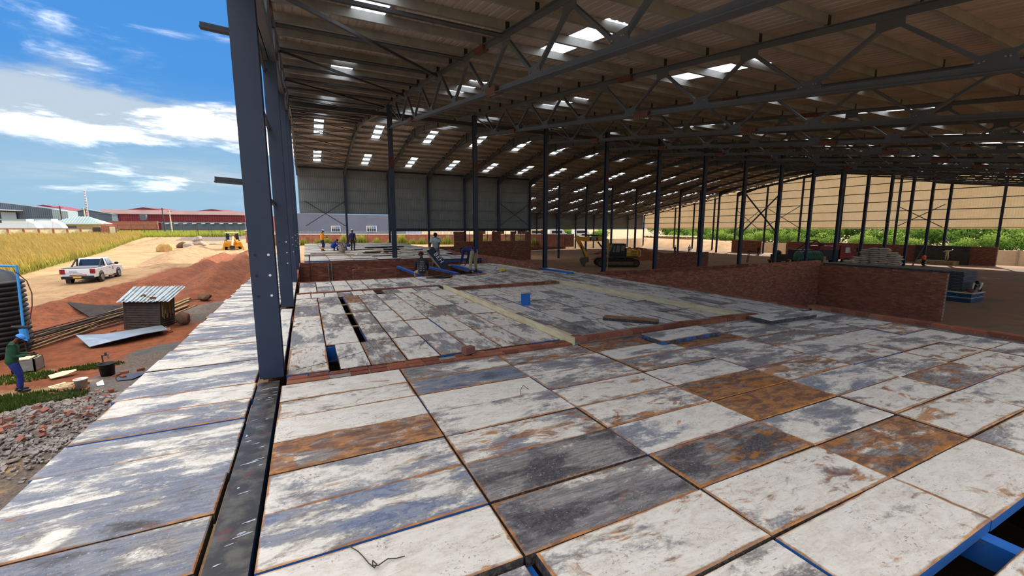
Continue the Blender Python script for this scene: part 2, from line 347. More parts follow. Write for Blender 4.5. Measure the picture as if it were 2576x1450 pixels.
for j,k in enumerate(range(6,14)):
    o=dup(tr0,(XK[k],53,zb(24)),PI,'%s lattice truss from the left in the low far wing'%ORD[j]); o['group']='lattice trusses of the far wing'
gt=thing('gable_truss','roof truss of the open left side resting on the left columns','roof truss',(X0,24,zb(24)))
truss_parts(gt,X0,True)
# sloping I-beam rafters with haunches
def rafter_parts(root,x):
    h=.34
    for s in (-1,1):
        ye=38.5+s*14.5
        m=MB(); m.ibeam((x,38.5,zt(38.5)-h/2),(x,ye,zt(ye)-h/2),.17,h); m.build('rafter',M['truss'],root)
        for (ya,yb,da,db) in ((38.5,38.5+s*3.2,.40,.02),(ye,ye-s*3.4,.5,.02)):
            m=MB(); za,zc=zt(ya)-h,zt(yb)-h
            m.prism([(ya,za),(ya,za-da),(yb,zc-db),(yb,zc)],'x',x-.006,x+.006); m.bar((x,ya,za-da),(x,yb,zc-db),.17,.016); m.build('haunch',M['truss'],root)
        for yy in (38.5+s*3.2,ye-s*3.4,38.5+s*7.2): MB().box((x,yy,zt(yy)-h/2),(.17,.012,h)).build('stiffener_plate',M['steel_dark'],root)
        n=0; yy=39.45
        while yy<52.5:
            y2=38.5+s*(yy-38.5); MB().box((x,y2,zt(y2)+.1),(.1,.012,.2)).build('purlin_cleat',M['black'],root)
            for q in (-1,1):
                if n%2==0: MB().bar((x+q*.08,y2,zt(y2)-h),(x+q*.42,y2,zt(y2)+.1),.03,.03).build('fly_brace',M['galv'],root)
            yy+=1.385; n+=1
    MB().box((x,38.5,zt(38.5)-h/2-.2),(.2,.05,h+.5)).build('ridge_plate',M['truss'],root)
rf0=thing('rafter_frame','first pair of sloping solid rafters beyond the inner columns, leftmost','rafter',(XK[0],38.5,zt(53)),'solid rafters of the middle span')
rafter_parts(rf0,XK[0])
for k in range(1,15): dup(rf0,(XK[k],38.5,zt(53)),label='%s pair of solid sloping rafters from the left, between the column rows'%ORD[k])
dup(rf0,(X0,38.5,zt(53)),label='pair of sloping rafters on the open left edge of the roof')
# bracing in the first bay
br=thing('roof_bracing','dark struts and crossed rods in the first roof bay behind the left columns','bracing',(2,16,zb(24)))
ys=[9.4,12.05,14.65,17.3,19.9,22.5]
for i,y in enumerate(ys): MB().tube((X0+.1,y,zt(y)-.09),(XK[0]-.1,y,zt(y)-.09),.055,8).build('strut',M['steel_dark'],br)
for a,b in ((9.4,14.65),(14.65,19.9),(19.9,24.9)): MB().bar((X0+.1,a,zt(a)-.15),(XK[0]-.1,b,zt(b)-.15),.075,.075).build('diagonal_brace',M['steel_dark'],br)
ys=[25.2,27.6,30,32.4,34.8,37.2,39.8,42.2,44.6,47,49.4,51.8]
for i,y in enumerate(ys[:6]): MB().tube((X0+.1,y,zt(y)-.12),(XK[0]-.1,y,zt(y)-.12),.04,6).build('strut',M['steel_dark'],br)
for a,b in zip(ys,ys[1:]):
    for p,q in ((a,b),(b,a)): MB().tube((X0+.1,p,zt(p)-.2),(XK[0]-.1,q,zt(q)-.2),.03,6).build('brace_rod',M['steel_dark'],br)
r=thing('roof_bracing','crossed rods under the roof near the middle of the inner row','bracing',(31,38,zb(24)))
for k in (5,):
    for a,b in zip(ys[5:],ys[6:]):
        for p,q in ((a,b),(b,a)): MB().tube((XK[k-1]+.1,p,zt(p)-.3),(XK[k]-.1,q,zt(q)-.3),.025,6).build('brace_rod',M['steel_dark'],r)
# valley beam line along the inner row, eaves beams
r=thing('eaves_beam','long dark beam joining the heads of the inner columns','beam',(34,24.2,zt(24)-.5))
for k in range(14): MB().ibeam((XK[k]+.1,24,zt(24)-.62),(XK[k+1]-.1,24,zt(24)-.62),.14,.2).build('beam_length',M['steel_dark'],r)
MB().ibeam((X0+.1,24,zt(24)-.62),(XK[0]-.1,24,zt(24)-.62),.14,.2).build('beam_length',M['steel_dark'],r)
# roof covering
ceiling=thing('ceiling','sloping metal sheet roof over the steel frame','roof',(0,0,8),kind='structure')
yy=.99
while yy<76.5:
    x1=X0-.15 if yy<53.3 else XK[5]-.1
    if abs(yy-38.5)>.3:
        m=MB(); z=zs(yy)-.1; m.box(((x1+XE+.1)/2,yy,z),(XE+.1-x1,.006,.2)); 
        for s in (-1,1): m.box(((x1+XE+.1)/2,yy+.035,z+s*.097),(XE+.1-x1,.07,.006))
        m.build('purlin',M['galv'],ceiling)
    yy+=1.385
def sheet_mesh(name,mt,w=.808,ribs=4,d=.014,over=.09):
    xs=[-w/2-over/2]; z=[0]
    for i in range(ribs):
        c=-w/2+w*(i+.5)/ribs
        for dx,dz in ((-.045,0),(-.025,d),(.025,d),(.045,0)): xs.append(c+dx); z.append(dz)
    xs.append(w/2+over/2); z.append(0)
    m=MB(); n=len(xs); vs=[(x,-.5,q) for x,q in zip(xs,z)]+[(x,.5,q) for x,q in zip(xs,z)]
    m.add(vs,[(i,i+1,n+i+1,n+i) for i in range(n-1)]); return m.mesh(name,mt)
ME_roof=sheet_mesh('roof_sheet',M['roof']); ME_sky=sheet_mesh('skylight',M['skylight'])
th=math.atan(SL)
def roof_piece(me,name,x,ya,yb,dz=0.):
    yc=(ya+yb)/2; s=1 if yc<38.5 else -1
    inst(name,me,ceiling,(x,yc,zs(yc)+dz-8),(s*th,0,0),(1,abs(yb-ya)/math.cos(th)+.04,1))
W=BAY/6
for b in range(15):
    for i in range(6):
        x=X0+BAY*b+W*(i+.5); far=53.7 if b<6 else 77.6
        if i!=2:
            roof_piece(ME_roof,'roof_sheet',x,-.7,38.5,.004*(i%2)); roof_piece(ME_roof,'roof_sheet',x,38.5,far,.004*(i%2)); continue
        cuts=[(7.8,11.4),(16.1,19.5),(24.8,28.8),(33.5,37.2)]; a=-.7
        for p,q in cuts: roof_piece(ME_roof,'roof_sheet',x,a,p); roof_piece(ME_sky,'skylight',x,p,q,-.006); a=q
        roof_piece(ME_roof,'roof_sheet',x,a,38.5)
        cuts=[(39.3,42.5),(46.9,51.1)]+([(55.3,59.),(63.6,67.3),(72.,75.5)] if b>=6 else []); a=38.5
        for p,q in cuts: roof_piece(ME_roof,'roof_sheet',x,a,p); roof_piece(ME_sky,'skylight',x,p,q,-.006); a=q
        roof_piece(ME_roof,'roof_sheet',x,a,far)
# far grey wall
ME_clad=sheet_mesh("cladding_sheet",M["clad"],over=.0); ME_beige=sheet_mesh('cladding_sheet_beige',M["beige"],w=.95,over=.0)
wall_far=thing('wall_far','grey ribbed metal wall across the far end','wall',(0,53.25,1),kind='structure')
def clad_piece(me,wall,x,y,z0,z1,along='x'):
    rot=(PI/2,0,0) if along=='x' else (PI/2,0,PI/2)
    inst('cladding_sheet',me,wall,Vector((x,y,(z0+z1)/2))-wall.location,rot,(1,z1-z0,1))
for b in range(6):
    for i in range(6): clad_piece(ME_clad,wall_far,X0+BAY*b+W*(i+.5),53.25,3.3 if b<2 else 1.62,8.45)
for b in range(6):
    x1,x2=X0+BAY*b+.1,X0+BAY*(b+1)-.1
    for z in ([3.35,4.6,6.0,7.35] if b<2 else [2.7,3.95,5.2,6.5,7.7]): MB().box(((x1+x2)/2,53.18,z),(x2-x1,.06,.05)).build('girt',M['girt'],wall_far)
    if b>=2: MB().ibeam((x1,53.05,1.45),(x2,53.05,1.45),.14,.34).build('base_beam',M['steel_dark'],wall_far)
    MB().box(((x1+x2)/2,53.1,8.38),(x2-x1,.16,.22)).build('eaves_girt',M['steel_dark'],wall_far)
r=thing('wall_brace','crossed dark rods on the leftmost bay of the far wall','bracing',(2,52.9,2.3))
for p,q in (((.1,52.95,4.7),(4.3,52.95,1.9)),((.1,52.95,1.9),(4.3,52.95,4.7))): MB().tube(p,q,.045,6).build('brace_rod',M['steel_dark'],r)
r=thing('wall_brace','crossed dark rods on the sixth bay of the far wall beside its end','bracing',(26,52.9,2.3))
for p,q in (((24,52.95,5.),(28.5,52.95,2.)),((24,52.95,2.),(28.5,52.95,5.))): MB().tube(p,q,.04,6).build('brace_rod',M['steel_dark'],r)
# lowest far wall and beige end wall
wall_back=thing('wall_back','low grey metal wall of the far wing','wall',(50,77.2,1),kind='structure')
for b in range(6,15):
    for i in range(6): clad_piece(ME_clad,wall_back,X0+BAY*b+W*(i+.5),77.2,1.62,4.9)
    x1,x2=X0+BAY*b+.1,X0+BAY*(b+1)-.1
    for z in (2.7,3.8,4.7): MB().box(((x1+x2)/2,77.1,z),(x2-x1,.06,.05)).build('girt',M['girt'],wall_back)
    MB().box(((x1+x2)/2,77.05,1.5),(x2-x1,.1,.2)).build('base_beam',M['steel_dark'],wall_back)
wall_right=thing('wall_right','tall beige metal end wall below the roof slope','wall',(XE+.15,40,1),kind='structure')
y=12.2
while y<77.4:
    clad_piece(ME_beige,wall_right,XE+.15,y,1.62,zs(y)+.05,'y'); y+=.95
ylev=[1.75,2.75,4.0,5.25,6.5,7.75,9.0]
for z in ylev:
    h=(zs(38.5)-z)/SL if z>5 else 99; y1,y2=max(11.7,38.5-h),min(77.3,38.5+h)
    MB().box((XE+.08,(y1+y2)/2,z),(.07,y2-y1,.09)).build('girt',M['steel_dark'] if z>1.8 else M['beige'],wall_right)
for n,(y0,y1,z0,z1) in enumerate(((41.6,47.2,1.8,5.2),(24.3,29,1.8,4.6),(48,52.8,1.2,5))):
    r=thing('wall_brace','crossed dark rods in front of the beige end wall, %s from the right'%['second','first','third'][n],'bracing',(XE-.3,(y0+y1)/2,z0))
    for p,q in (((XE-.3,y0,z0),(XE-.3,y1,z1)),((XE-.3,y0,z1),(XE-.3,y1,z0))): MB().tube(p,q,.05,6).build('brace_rod',M['steel_dark'],r)
for j,k in enumerate((8,11,13)):
    r=thing('column_brace','slanting steel prop at the foot of the %s inner column'%ORD[k],'brace',(XK[k]-2,24,FL))
    MB().tube((XK[k]-2.6,24,FL+.05),(XK[k]-.1,24,FL+2.4),.06,8).build('prop_tube',M['steel_dark'],r); MB().box((XK[k]-2.6,24,FL+.03),(.3,.2,.06)).build('foot_plate',M['steel_dark'],r)
r=thing('column_brace','crossed steel rods joining two inner columns beside the beige wall','bracing',(XK[6]+2.4,24,1))
for p,q in (((XK[6]+.1,24,1.3),(XK[7]-.1,24,4.6)),((XK[6]+.1,24,4.6),(XK[7]-.1,24,1.3))): MB().tube(p,q,.06,8).build('brace_rod',M['steel_dark'],r)
# ------------------------------------------------------------------ ground
GY=[-40,0,8,18,36,69,110,200,400]; GZ=[-2.85,-2.85,-2.85,-2.75,-1.95,-1.4,-.35,.3,.6]
def g(x,y):
    z=float(np.interp(y,GY,GZ))
    if x>-2: f=min(1,max(0,(x+2)/8)); zr=float(np.interp(y,[0,53,58,75,110,200],[-2.9,-2.9,-1.1,-.85,-.3,.3])) ; z=z*(1-f)+zr*f
    return z
def groundmat():
    m=bpy.data.materials.new('ground_soil'); m.use_nodes=True; t=NT(m.node_tree); p=t.node('ShaderNodeNewGeometry').outputs['Position']
    a=lambda n:t.node('ShaderNodeAttribute',attribute_name=n).outputs['Fac']
    n1=t.noise(p,.5,6,.6); n2=t.noise(p,3,7,.65); n3=t.noise(p,18,5,.7)
    tan=t.mix(t.step(n1,.35,.65),S(176,142,102),S(156,124,88)); tan=t.mix(t.step(n2,.5,.7),tan,S(140,108,78))
    red=t.mix(t.step(n2,.35,.65),S(142,80,46),S(114,64,38)); red=t.mix(t.step(n3,.55,.7),red,S(128,74,46))
    e=t.math('ADD',a('red'),t.math('MULTIPLY',t.math('SUBTRACT',n2,.5),.5)); cc=t.mix(t.step(e,.35,.65),tan,red)
    gr=t.mix(t.step(n2,.4,.6),S(104,112,48),S(150,128,72)); e=t.math('ADD',a('grass'),t.math('MULTIPLY',t.math('SUBTRACT',n2,.5),.8)); cc=t.mix(t.step(e,.4,.7),cc,gr)
    md=t.mix(t.step(n3,.4,.6),S(112,98,86),S(84,74,66)); e=t.math('ADD',a('mud'),t.math('MULTIPLY',t.math('SUBTRACT',n2,.5),.6)); mm=t.step(e,.4,.65); cc=t.mix(mm,cc,md)
    asf=t.step(t.math('ADD',a('tar'),t.math('MULTIPLY',t.math('SUBTRACT',n2,.5),.2)),.45,.55); cc=t.mix(asf,cc,S(112,96,86))
    wet=t.math('MULTIPLY',t.step(a('wet'),.4,.7),t.step(n1,.3,.6))
    bn=t.node('ShaderNodeBump',ins={'Strength':.7,'Distance':.06,'Height':t.math('ADD',n2,t.math('MULTIPLY',n3,.4))})
    b=t.node('ShaderNodeBsdfPrincipled',ins={'Base Color':cc,'Roughness':t.math('SUBTRACT',.95,t.math('MULTIPLY',wet,.75)),'Normal':bn.outputs[0],'Specular IOR Level':.3}); t.node('ShaderNodeOutputMaterial',ins={0:b.outputs[0]}); return m
M['ground']=groundmat()
def soft(d,w): return 1/(1+math.exp(max(-30,min(30,d/w))))
GB=[(40,-18.5),(43,-18.8),(53,-20.4),(67,-22.3),(94,-27),(118,-31)]
gbx=lambda y:float(np.interp(y,[a for a,_ in GB],[b for _,b in GB]))
xs=list(np.linspace(-420,-60,13))+list(np.arange(-54,-16,3.))+list(np.arange(-15,-1,.35))+[-.8,-.5,.5,2]+list(np.linspace(6,110,22))+list(np.linspace(130,420,8))
ysr=list(np.arange(-60,6,6.))+list(np.arange(6,40,.4))+list(np.arange(40,80,1.2))+list(np.arange(80,140,4.))+list(np.linspace(145,420,12))
m=MB(); nx=len(xs); vs=[]; at={k:[] for k in('red','grass','mud','tar','wet')}
for y in ysr:
    for x in xs:
        n=math.sin(x*1.7+y*.9)*math.sin(y*1.3-x*.6)
        z=g(x,y)+.035*n*(1 if -16<x<-1 else .3)
        inside=(-1.2<x<75 and -3<y<52) or (26<x<75 and 50<y<78)
        if inside: z=-3.4
        vs.append((x,y,z))
        at['red'].append(soft(abs(x+6.3)-4.6,.8)*soft(17.5-y,.8)*soft(y-62,4) + soft(abs(y-16.6)-.5,.4)*soft(abs(x+7)-2,.5))
        at['grass'].append(max(soft(x-gbx(y),.6)*soft(38-y,1.5)*soft(y-125,3), soft(abs(x+7)-1.2,.5)*soft(abs(y-14.9)-.9,.4), soft(abs(x+7.9)-.9,.4)*soft(abs(y-17.3)-.7,.4), soft(abs(x+30)-26,4)*soft(128-y,2)*soft(y-230,9)))
        at['mud'].append(max(soft(abs(x+4.)-1.9,.4)*soft(abs(y-16.2)-3.6,.7), soft(abs(x+4)-1.3,.4)*soft(abs(y-25)-2.6,.6),soft(abs(x+4)-1.6,.4)*soft(abs(y-11)-3,.6)*.8))
        at['tar'].append(soft(math.hypot((x+17)/7,(y-112)/17)-1,.05))
        at['wet'].append(soft(math.hypot((x+5.2)/1.1,(y-15.6)/1.3)-1,.15))
m.add(vs,[(j*nx+i,j*nx+i+1,(j+1)*nx+i+1,(j+1)*nx+i) for j in range(len(ysr)-1) for i in range(nx-1)])
ground=m.build('ground',M['ground'],smooth=True,fix=False)
for k,v in at.items():
    a=ground.data.attributes.new(k,'FLOAT','POINT'); a.data.foreach_set('value',v)
tag(ground,'sandy and red earth ground outside the building','ground',kind='structure')
floor=MB().span((X0-.6,-4,-3.0),(28.9,53.1,FL)).span((28.9,-4,-3.0),(74,77.2,FL)).build('floor',M['floor_in'])
tag(floor,'brown bare earth floor inside the building','floor',kind='structure')
# ------------------------------------------------------------------ shutter-panel decks
PM={}
def panel_mesh(L,Wd,T=.075):
    k=(round(L,2),round(Wd,2),round(T,3))
    if k not in PM:
        a,b,c=k[0]/2,k[1]/2,.007
        v=[(-a,-b,-T),(a,-b,-T),(a,b,-T),(-a,b,-T),(-a,-b,-c),(a,-b,-c),(a,b,-c),(-a,b,-c),(-a+c,-b+c,0),(a-c,-b+c,0),(a-c,b-c,0),(-a+c,b-c,0)]
        f=[(0,3,2,1),(8,9,10,11)]+[(i,(i+1)%4,4+(i+1)%4,4+i) for i in range(4)]+[(4+i,4+(i+1)%4,8+(i+1)%4,8+i) for i in range(4)]
        PM[k]=MB().add(v,f).mesh('panel',M['panel'])
    return PM[k]
def panel(parent,x0,x1,y0,y1,z=0.,tone=None,rust=None,blue=0.,gap=.012,jit=1.,name='panel'):
    lx,ly=x1-x0-gap,y1-y0-gap; lon=lx>=ly
    tone=random.choice([.2,.3,.4,.45,.5,.55,.62,.72,.35]) if tone is None else tone; rust=max(0,random.gauss(.15,.22)) if rust is None else rust
    c=Vector(((x0+x1)/2,(y0+y1)/2,z+random.uniform(-.007,.007)*jit))-(parent.location if parent else Vector())
    o=inst(name,panel_mesh(lx if lon else ly,ly if lon else lx),parent,c,(random.gauss(0,.003)*jit,random.gauss(0,.002)*jit,random.gauss(0,.0035)*jit+(0 if lon else PI/2)))
    o['tone']=float(tone); o['rust']=float(rust); o['blue']=float(blue); return o
def deck(name,label): return thing(name,label,'deck',(0,0,0),kind='structure')
# walkway along the open side
d=deck('walkway_deck','long walkway of weathered shutter panels outside the left columns'); y=.43-7*.47; i=-7
tn=[.42,.38,.55,.62,.8,.72,.55,.62,.66,.4,.6,.5,.35,.6,.55]
while y<52:
    b=.62 if i<20 else .45  # bluish tint puts the sky's reflection into the walkway panel colour
    panel(d,-1.76+random.uniform(-.03,.03),-.575+random.uniform(-.012,.012),y,y+.47,0,tn[i]+.04 if 0<=i<len(tn) else random.choice([.45,.55,.62,.5,.7]),random.uniform(0,.25),b); y+=.47; i+=1
for xx in (-1.62,-.75): MB().span((xx-.06,-2.8,-.27),(xx+.06,52,-.085)).build('deck_beam',M['blue'],d)
for yy in range(2,52,3): MB().tube((-1.62,yy,g(-2,yy)-.2),(-1.62,yy,-.27),.035,8).build('prop_post',M['steel_dark'],d)
# strip on the column line
r=top(MB().span((-.555,-2.9,-.16),(-.352,5.12,-.012)),'steel_beam',mat('beam_streaks',S(46,42,38),S(92,86,76),.4,0,7,.4,.66,c3=S(104,46,40),ns3=3.2,lo3=.6,hi3=.7),'dark paint-streaked beam running to the foot of the nearest column','beam')
mstk=mat('white_streaks',S(196,204,214),S(150,154,160),.5,0,9)
for i in range(34):
    y=random.uniform(1.7,4.9); x=random.uniform(-.54,-.40); L=random.uniform(.03,.15); w_=random.uniform(.003,.011)*(2.2 if i%5==0 else 1); L=L*.4 if i%5==0 else L; n=7; up=[];dn=[]
    for k in range(n+1):
        q=k/n; e=math.sin(PI*min(1,q*1.15+.02))**.5*random.uniform(.45,1.1) if 0<k<n else .05; xx=min(x+L*q,-.36); yy=y+.18*L*q+random.uniform(-.2,.2)*w_; up.append((xx,yy+w_*e,-.0105)); dn.append((xx,yy-w_*e,-.0105))
    MB().add(up+dn[::-1],[tuple(range(2*n+2))]).build('paint_streak',mstk,r)['label']='white paint streak'
d=deck('column_strip','pale strip of short boards between the left columns'); y=5.45
while y<14.2: 
    if not 9.8<y+.3<10.2: panel(d,-.55,-.33,y,y+.62,-.01,.35,.1,.8)
    y+=.62
# near deck
A=deck('near_deck','near deck of large weathered shutter panels in the foreground')
cx=[-.33,.905,2.17,3.425,4.66,5.9,7.14,8.3,9.18]; ry=[.29,.76,1.23,1.70,2.165,2.625,3.08,3.55,4.0,4.42,4.88]
tones={(0,3):(.2,.25,.3),(0,4):(.72,.25,1),(0,5):(.5,.3,.5),(0,6):(.62,.75,0),(0,7):(.18,.2,0),(0,8):(.5,.35,0),(0,9):(.3,.2,0),
(1,2):(.27,.35,.2),(1,3):(.86,.25,.1),(1,4):(.97,.15,0),(1,5):(.55,.5,.4),(1,6):(.5,.2,.2),(1,7):(.25,.15,.2),(1,8):(.85,.1,1),(1,9):(.75,.3,0),
(2,1):(.3,.2,.2),(2,2):(.35,.45,.4),(2,3):(.9,.5,0),(2,4):(.42,.3,.6),(2,5):(.45,.5,.2),(2,6):(.38,.3,0),(2,7):(.52,.35,.2),(2,8):(.55,.3,.3),(2,9):(.62,.5,0),
(3,1):(.22,.25,.2),(3,2):(.72,.75,0),(3,3):(.5,.25,.4),(3,4):(.8,1.15,0),(3,5):(.95,.8,0),(3,6):(.45,.2,.4),(3,7):(.55,.4,.3),(3,8):(.35,.1,.1),(3,9):(.8,.7,0),
(4,2):(.3,.4,.1),(4,3):(.32,.4,.2),(4,4):(.5,.2,.6),(4,5):(.6,.55,0),(4,6):(.6,.3,.2),(4,7):(.55,.2,.2),(4,8):(.85,.8,0),(4,9):(.75,1.,0)}
for i in range(8):
    for j in range(len(ry)-1):
        if j==0 and i in (0,): continue
        x0,x1,y0,y1=cx[i],cx[i+1],ry[j],ry[j+1]; z=0
        if (i,j)==(2,0): y1=.61; x0=2.5; x1=3.3
        if (i,j)==(3,0): continue
        if (i,j)==(1,0): x1=2.42
        if i==0 and j<=2: z=-.035
        if (i,j)==(1,2): x0+=.05
        tt=tones.get((i,j),(random.choice([.38,.5,.55,.6,.68,.72,.45]),None,random.uniform(0,.3)))
        panel(A,x0,x1,y0,y1,z,*tt)
for i in range(8):
    for j in range(7): panel(A,cx[i],cx[i+1],.27-.47*(j+1),.27-.47*j,0,None,None,.2)
for xx in (-.28,.9,2.17,3.37,4.66,5.9,7.14,8.3): MB().span((xx-.05,-3.0,-.24),(xx+.05,4.95,-.085)).build('deck_beam',M['blue'],A)
# middle left bay
B=deck('middle_deck','middle bay of panels with a long dark slot between two brick lines')
bx=[-.3,.165,.625,1.07,1.505,1.945,2.39,2.84,3.34]; by=[5.2,6.365,7.53,8.7,9.87,10.93]
for i in range(8):
    for j in range(5):
        x0,x1=bx[i],bx[i+1]
        if i==2 and j>0: x0=.725
        if i==1 and j==0: x0=.275
        if i==2 and j==4: panel(B,x0,x1,by[j],by[j+1],0,.8,1.1,0); continue
        if i==2 and j in (1,2,3): panel(B,x0,x1,by[j],by[j+1],0,.68,.3,0); continue
        panel(B,x0,x1,by[j],by[j+1],0,None,random.uniform(.1,.5),random.uniform(0,.4))
for y in (7.53,8.7,9.8): MB().span((.60,y-.025,-.03),(.75,y+.025,-.008)).build('cross_bar',M['wood'],B)
qx=[-.3,.03,.33,.64,.97,1.26,1.54,1.75,2.16,2.58,3.0,3.3]
for a,b in zip(qx,qx[1:]):
    if a!=1.54: panel(B,a,b,10.95,11.68,0,None,.2,0)
MB().span((1.5,11.05,-.35),(1.8,11.12,-.1)).build('deck_beam',M['blue'],B)
for xx in (.15,.64,1.07): MB().span((xx-.012,5.2,-.2),(xx+.012,10.9,-.085)).build('deck_beam',M['blue'],B)
MB().span((.15,6.34,-.25),(.3,6.4,-.03)).build('deck_beam',M['blue'],B)
# strip beyond it, ending at the pit
C=deck('pit_edge_deck','two rows of panels ending at the brick pit'); x=-.25
while x<3.3: panel(C,x,x+.435,11.98,13.02,0,None,.2,.2); panel(C,x,x+.435,13.03,14.2,0,None,.12,.3); x+=.435
E_=deck('workers_deck','dusty deck where three workers handle the dark board'); x=3.45
while x<7.8:
    for a,b in ((11.34,12.3),(12.3,13.25),(13.25,14.2)): panel(E_,x,x+.45,a,b,0,random.choice([.5,.6,.55,.45]),random.uniform(.1,.4),0)
    if x>5.6:
        for q in range(4): panel(E_,x,x+.45,14.2+1.05*q,15.25+1.05*q,0,None,.25,0)
    x+=.45
F_=deck('right_deck','deck strip right of the pale kerb board along the brick edging')
for i in range(4):
    for j in range(9):
        x0=7.62+.40*i; y0=4.95+1.13*j
        if i==0 and j>0: panel(F_,7.60-.065*(y0-4.84),x0+.0,y0,y0+1.13,0,None,.2,0)
        panel(F_,x0,x0+.4,y0,y0+1.13,0,random.choice([.5,.55,.62,.7,.4]),.15,.0)
D=deck('sunk_deck','sunken bay of panels between the two pale kerb boards'); x=3.44; i=0
while x<7.3:
    for j in range(5):
        xe=min(x+.45,7.5-.06*j)
        if xe-x>.12: panel(D,x,xe,5.2+1.21*j,5.2+1.21*(j+1),-.085,random.choice([.35,.5,.6,.7,.3,.4]),random.uniform(.05,.4),.1)
    x+=.45; i+=1
G_=deck('far_deck','far deck of pale panels below the grey end wall')
for i in range(8):
    for j in range(28):
        if i>5 and j<2*(i-5): continue
        panel(G_,-.15+1.2*i,1.05+1.2*i,23.45+.95*j,24.4+.95*j,random.uniform(-.03,.03),random.choice([.3,.4,.45,.5]),random.uniform(.05,.3),0,.02)
# kerb boards
top(MB().span((3.345,4.86,-.085),(3.375,11.2,.105)),'kerb_board',M['ply'],'pale plywood kerb board on edge, left side of the sunken bay','board')
m=MB(); m.bar((7.56,4.84,-.03),(7.12,11.6,-.03),.045,.115); top(m,'kerb_board',M['ply'],'pale plywood kerb board on edge, right side of the sunken bay','board')
# ------------------------------------------------------------------ brickwork
BL,BH,BP,BC=.2,.068,.213,.08
ME_brick=MB().box((0,0,0),(BL,.1,BH)).mesh('brick',M['brick'])
def bricks_line(parent,p0,p1,z,w=.1,name='brick',jit=.004,skip=.0,me=None):
    p0,p1=Vector((*p0,0)),Vector((*p1,0)); d=p1-p0; L=d.length; d/=L; a=math.atan2(d.y,d.x); s=BP/2
    while s<L:
        if random.random()>skip:
            c=p0+d*s; c.z=z+random.uniform(-jit,jit); inst(name,ME_brick,parent,c-parent.location,(0,0,a+random.gauss(0,.01)),(1,w/.1,1))
        s+=BP
def brick_wall(name,label,p0,p1,z0,z1,th=.2,ind=0,prof=None,kind='structure',near=(0,0,1.65)):
    r=thing(name,label,'wall',((p0[0]+p1[0])/2,(p0[1]+p1[1])/2,z0),kind=kind)
    a3,b3=Vector((*p0,0)),Vector((*p1,0)); d=b3-a3; L=d.length; d/=L; ang=math.atan2(d.y,d.x); nrm=Vector((-d.y,d.x,0))
    MB().box(((a3+b3)/2+Vector((0,0,(z0+z1)/2-.01))),(L-.02,th-.02,z1-z0-.02),Matrix.Rotation(ang,3,'Z')).build('mortar_core',M['mortar'],r) if prof is None else None
    n=int((z1-z0)/BC); cs=[]
    for k in range(n):
        z=z1-BC*(k+.5)+.006; s=BP/2 if k%2 else 0
        while s<L+.01:
            if prof is None or z<prof(s/L): cs.append((s,z))
            s+=BP
    if prof is not None:
        m=MB(); q=24
        for i in range(q):
            zz=min(z1,prof((i+.5)/q))-.05; c=a3+d*(L*(i+.5)/q); m.box((c.x,c.y,(z0+zz)/2),(L/q+.002,th-.02,zz-z0),Matrix.Rotation(ang,3,'Z'))
        m.build('mortar_core',M['mortar'],r)
    nv=Vector(near); cs.sort(key=lambda q:(a3+d*q[0]+Vector((0,0,q[1]))-nv).length)
    rest=MB(); Mr=Matrix.Rotation(ang,3,'Z')
    for i,(s,z) in enumerate(cs):
        s0,s1=max(0,s-BL/2),min(L,s+BL/2)
        if s1-s0<.03: continue
        c=a3+d*((s0+s1)/2)+Vector((0,0,z))+nrm*random.uniform(-.004,.004)
        if i<ind: inst('brick',ME_brick,r,c-r.location,(0,0,ang),((s1-s0)/BL,th/.1,1))
        else: rest.box(c,(s1-s0,th,BH),Mr,random.random())
    if rest.v: tag(rest.build('brick_courses',M['bricks'],r,tint=True,fix=False),kind='stuff')
    return r
def brick_edge(name,label,p0,p1,rows,z,mort=True):
    r=thing(name,label,'brickwork',((p0[0]+p1[0])/2,(p0[1]+p1[1])/2,z-.06),kind='structure')
    a=math.atan2(p1[1]-p0[1],p1[0]-p0[0]); d=Vector((-math.sin(a),math.cos(a)))
    for off,zz,sk in rows: bricks_line(r,Vector(p0)+d*off,Vector(p1)+d*off,zz-.034,skip=sk)
    lo=min(o for o,_,_ in rows)-.044; hi=max(o for o,_,_ in rows)+.044; zm=max(q for _,q,_ in rows)-.014
    m=MB(); c=(Vector(p0)+Vector(p1))/2+d*(lo+hi)/2; m.box((c.x,c.y,zm-.05),((Vector(p1)-Vector(p0)).length,hi-lo,.1),Matrix.Rotation(a,3,'Z')); m.build('mortar_bed',M['mortar'],r)
    return r
brick_edge('brick_line','line of red bricks at floor level in front of the slotted bay',(-.28,5.0),(3.33,4.98),[(-.055,.012,.03),(.055,.018,.03)],.0)
brick_edge('brick_line','raised line of red bricks in front of the sunken bay',(3.39,4.98),(7.5,4.96),[(-.055,.085,0),(.06,.07,.0)],.06)
brick_edge('brick_line','thin brick line behind the slotted bay',(-.3,11.83),(3.4,11.83),[(0,.008,0)],0)
brick_edge('brick_line','dark brick riser at the back of the sunken bay',(3.4,11.27),(7.1,11.27),[(-.04,.0,0),(-.04,-.08,0)],0)
brick_edge('brick_line','brick coping along the near edge of the pit',(-.28,14.27),(5.9,14.27),[(0,.01,0)],0)
brick_edge('brick_edging','raised red brick edging along the right side of the deck',(9.32,.3),(9.3,4.9),[(.055,.09,0),(-.055,.085,0)],.05)
brick_edge('brick_edging','flush red brick edging along the far right side of the deck',(9.3,4.95),(9.32,15.),[(.055,.03,0),(-.055,.02,.0)],0)
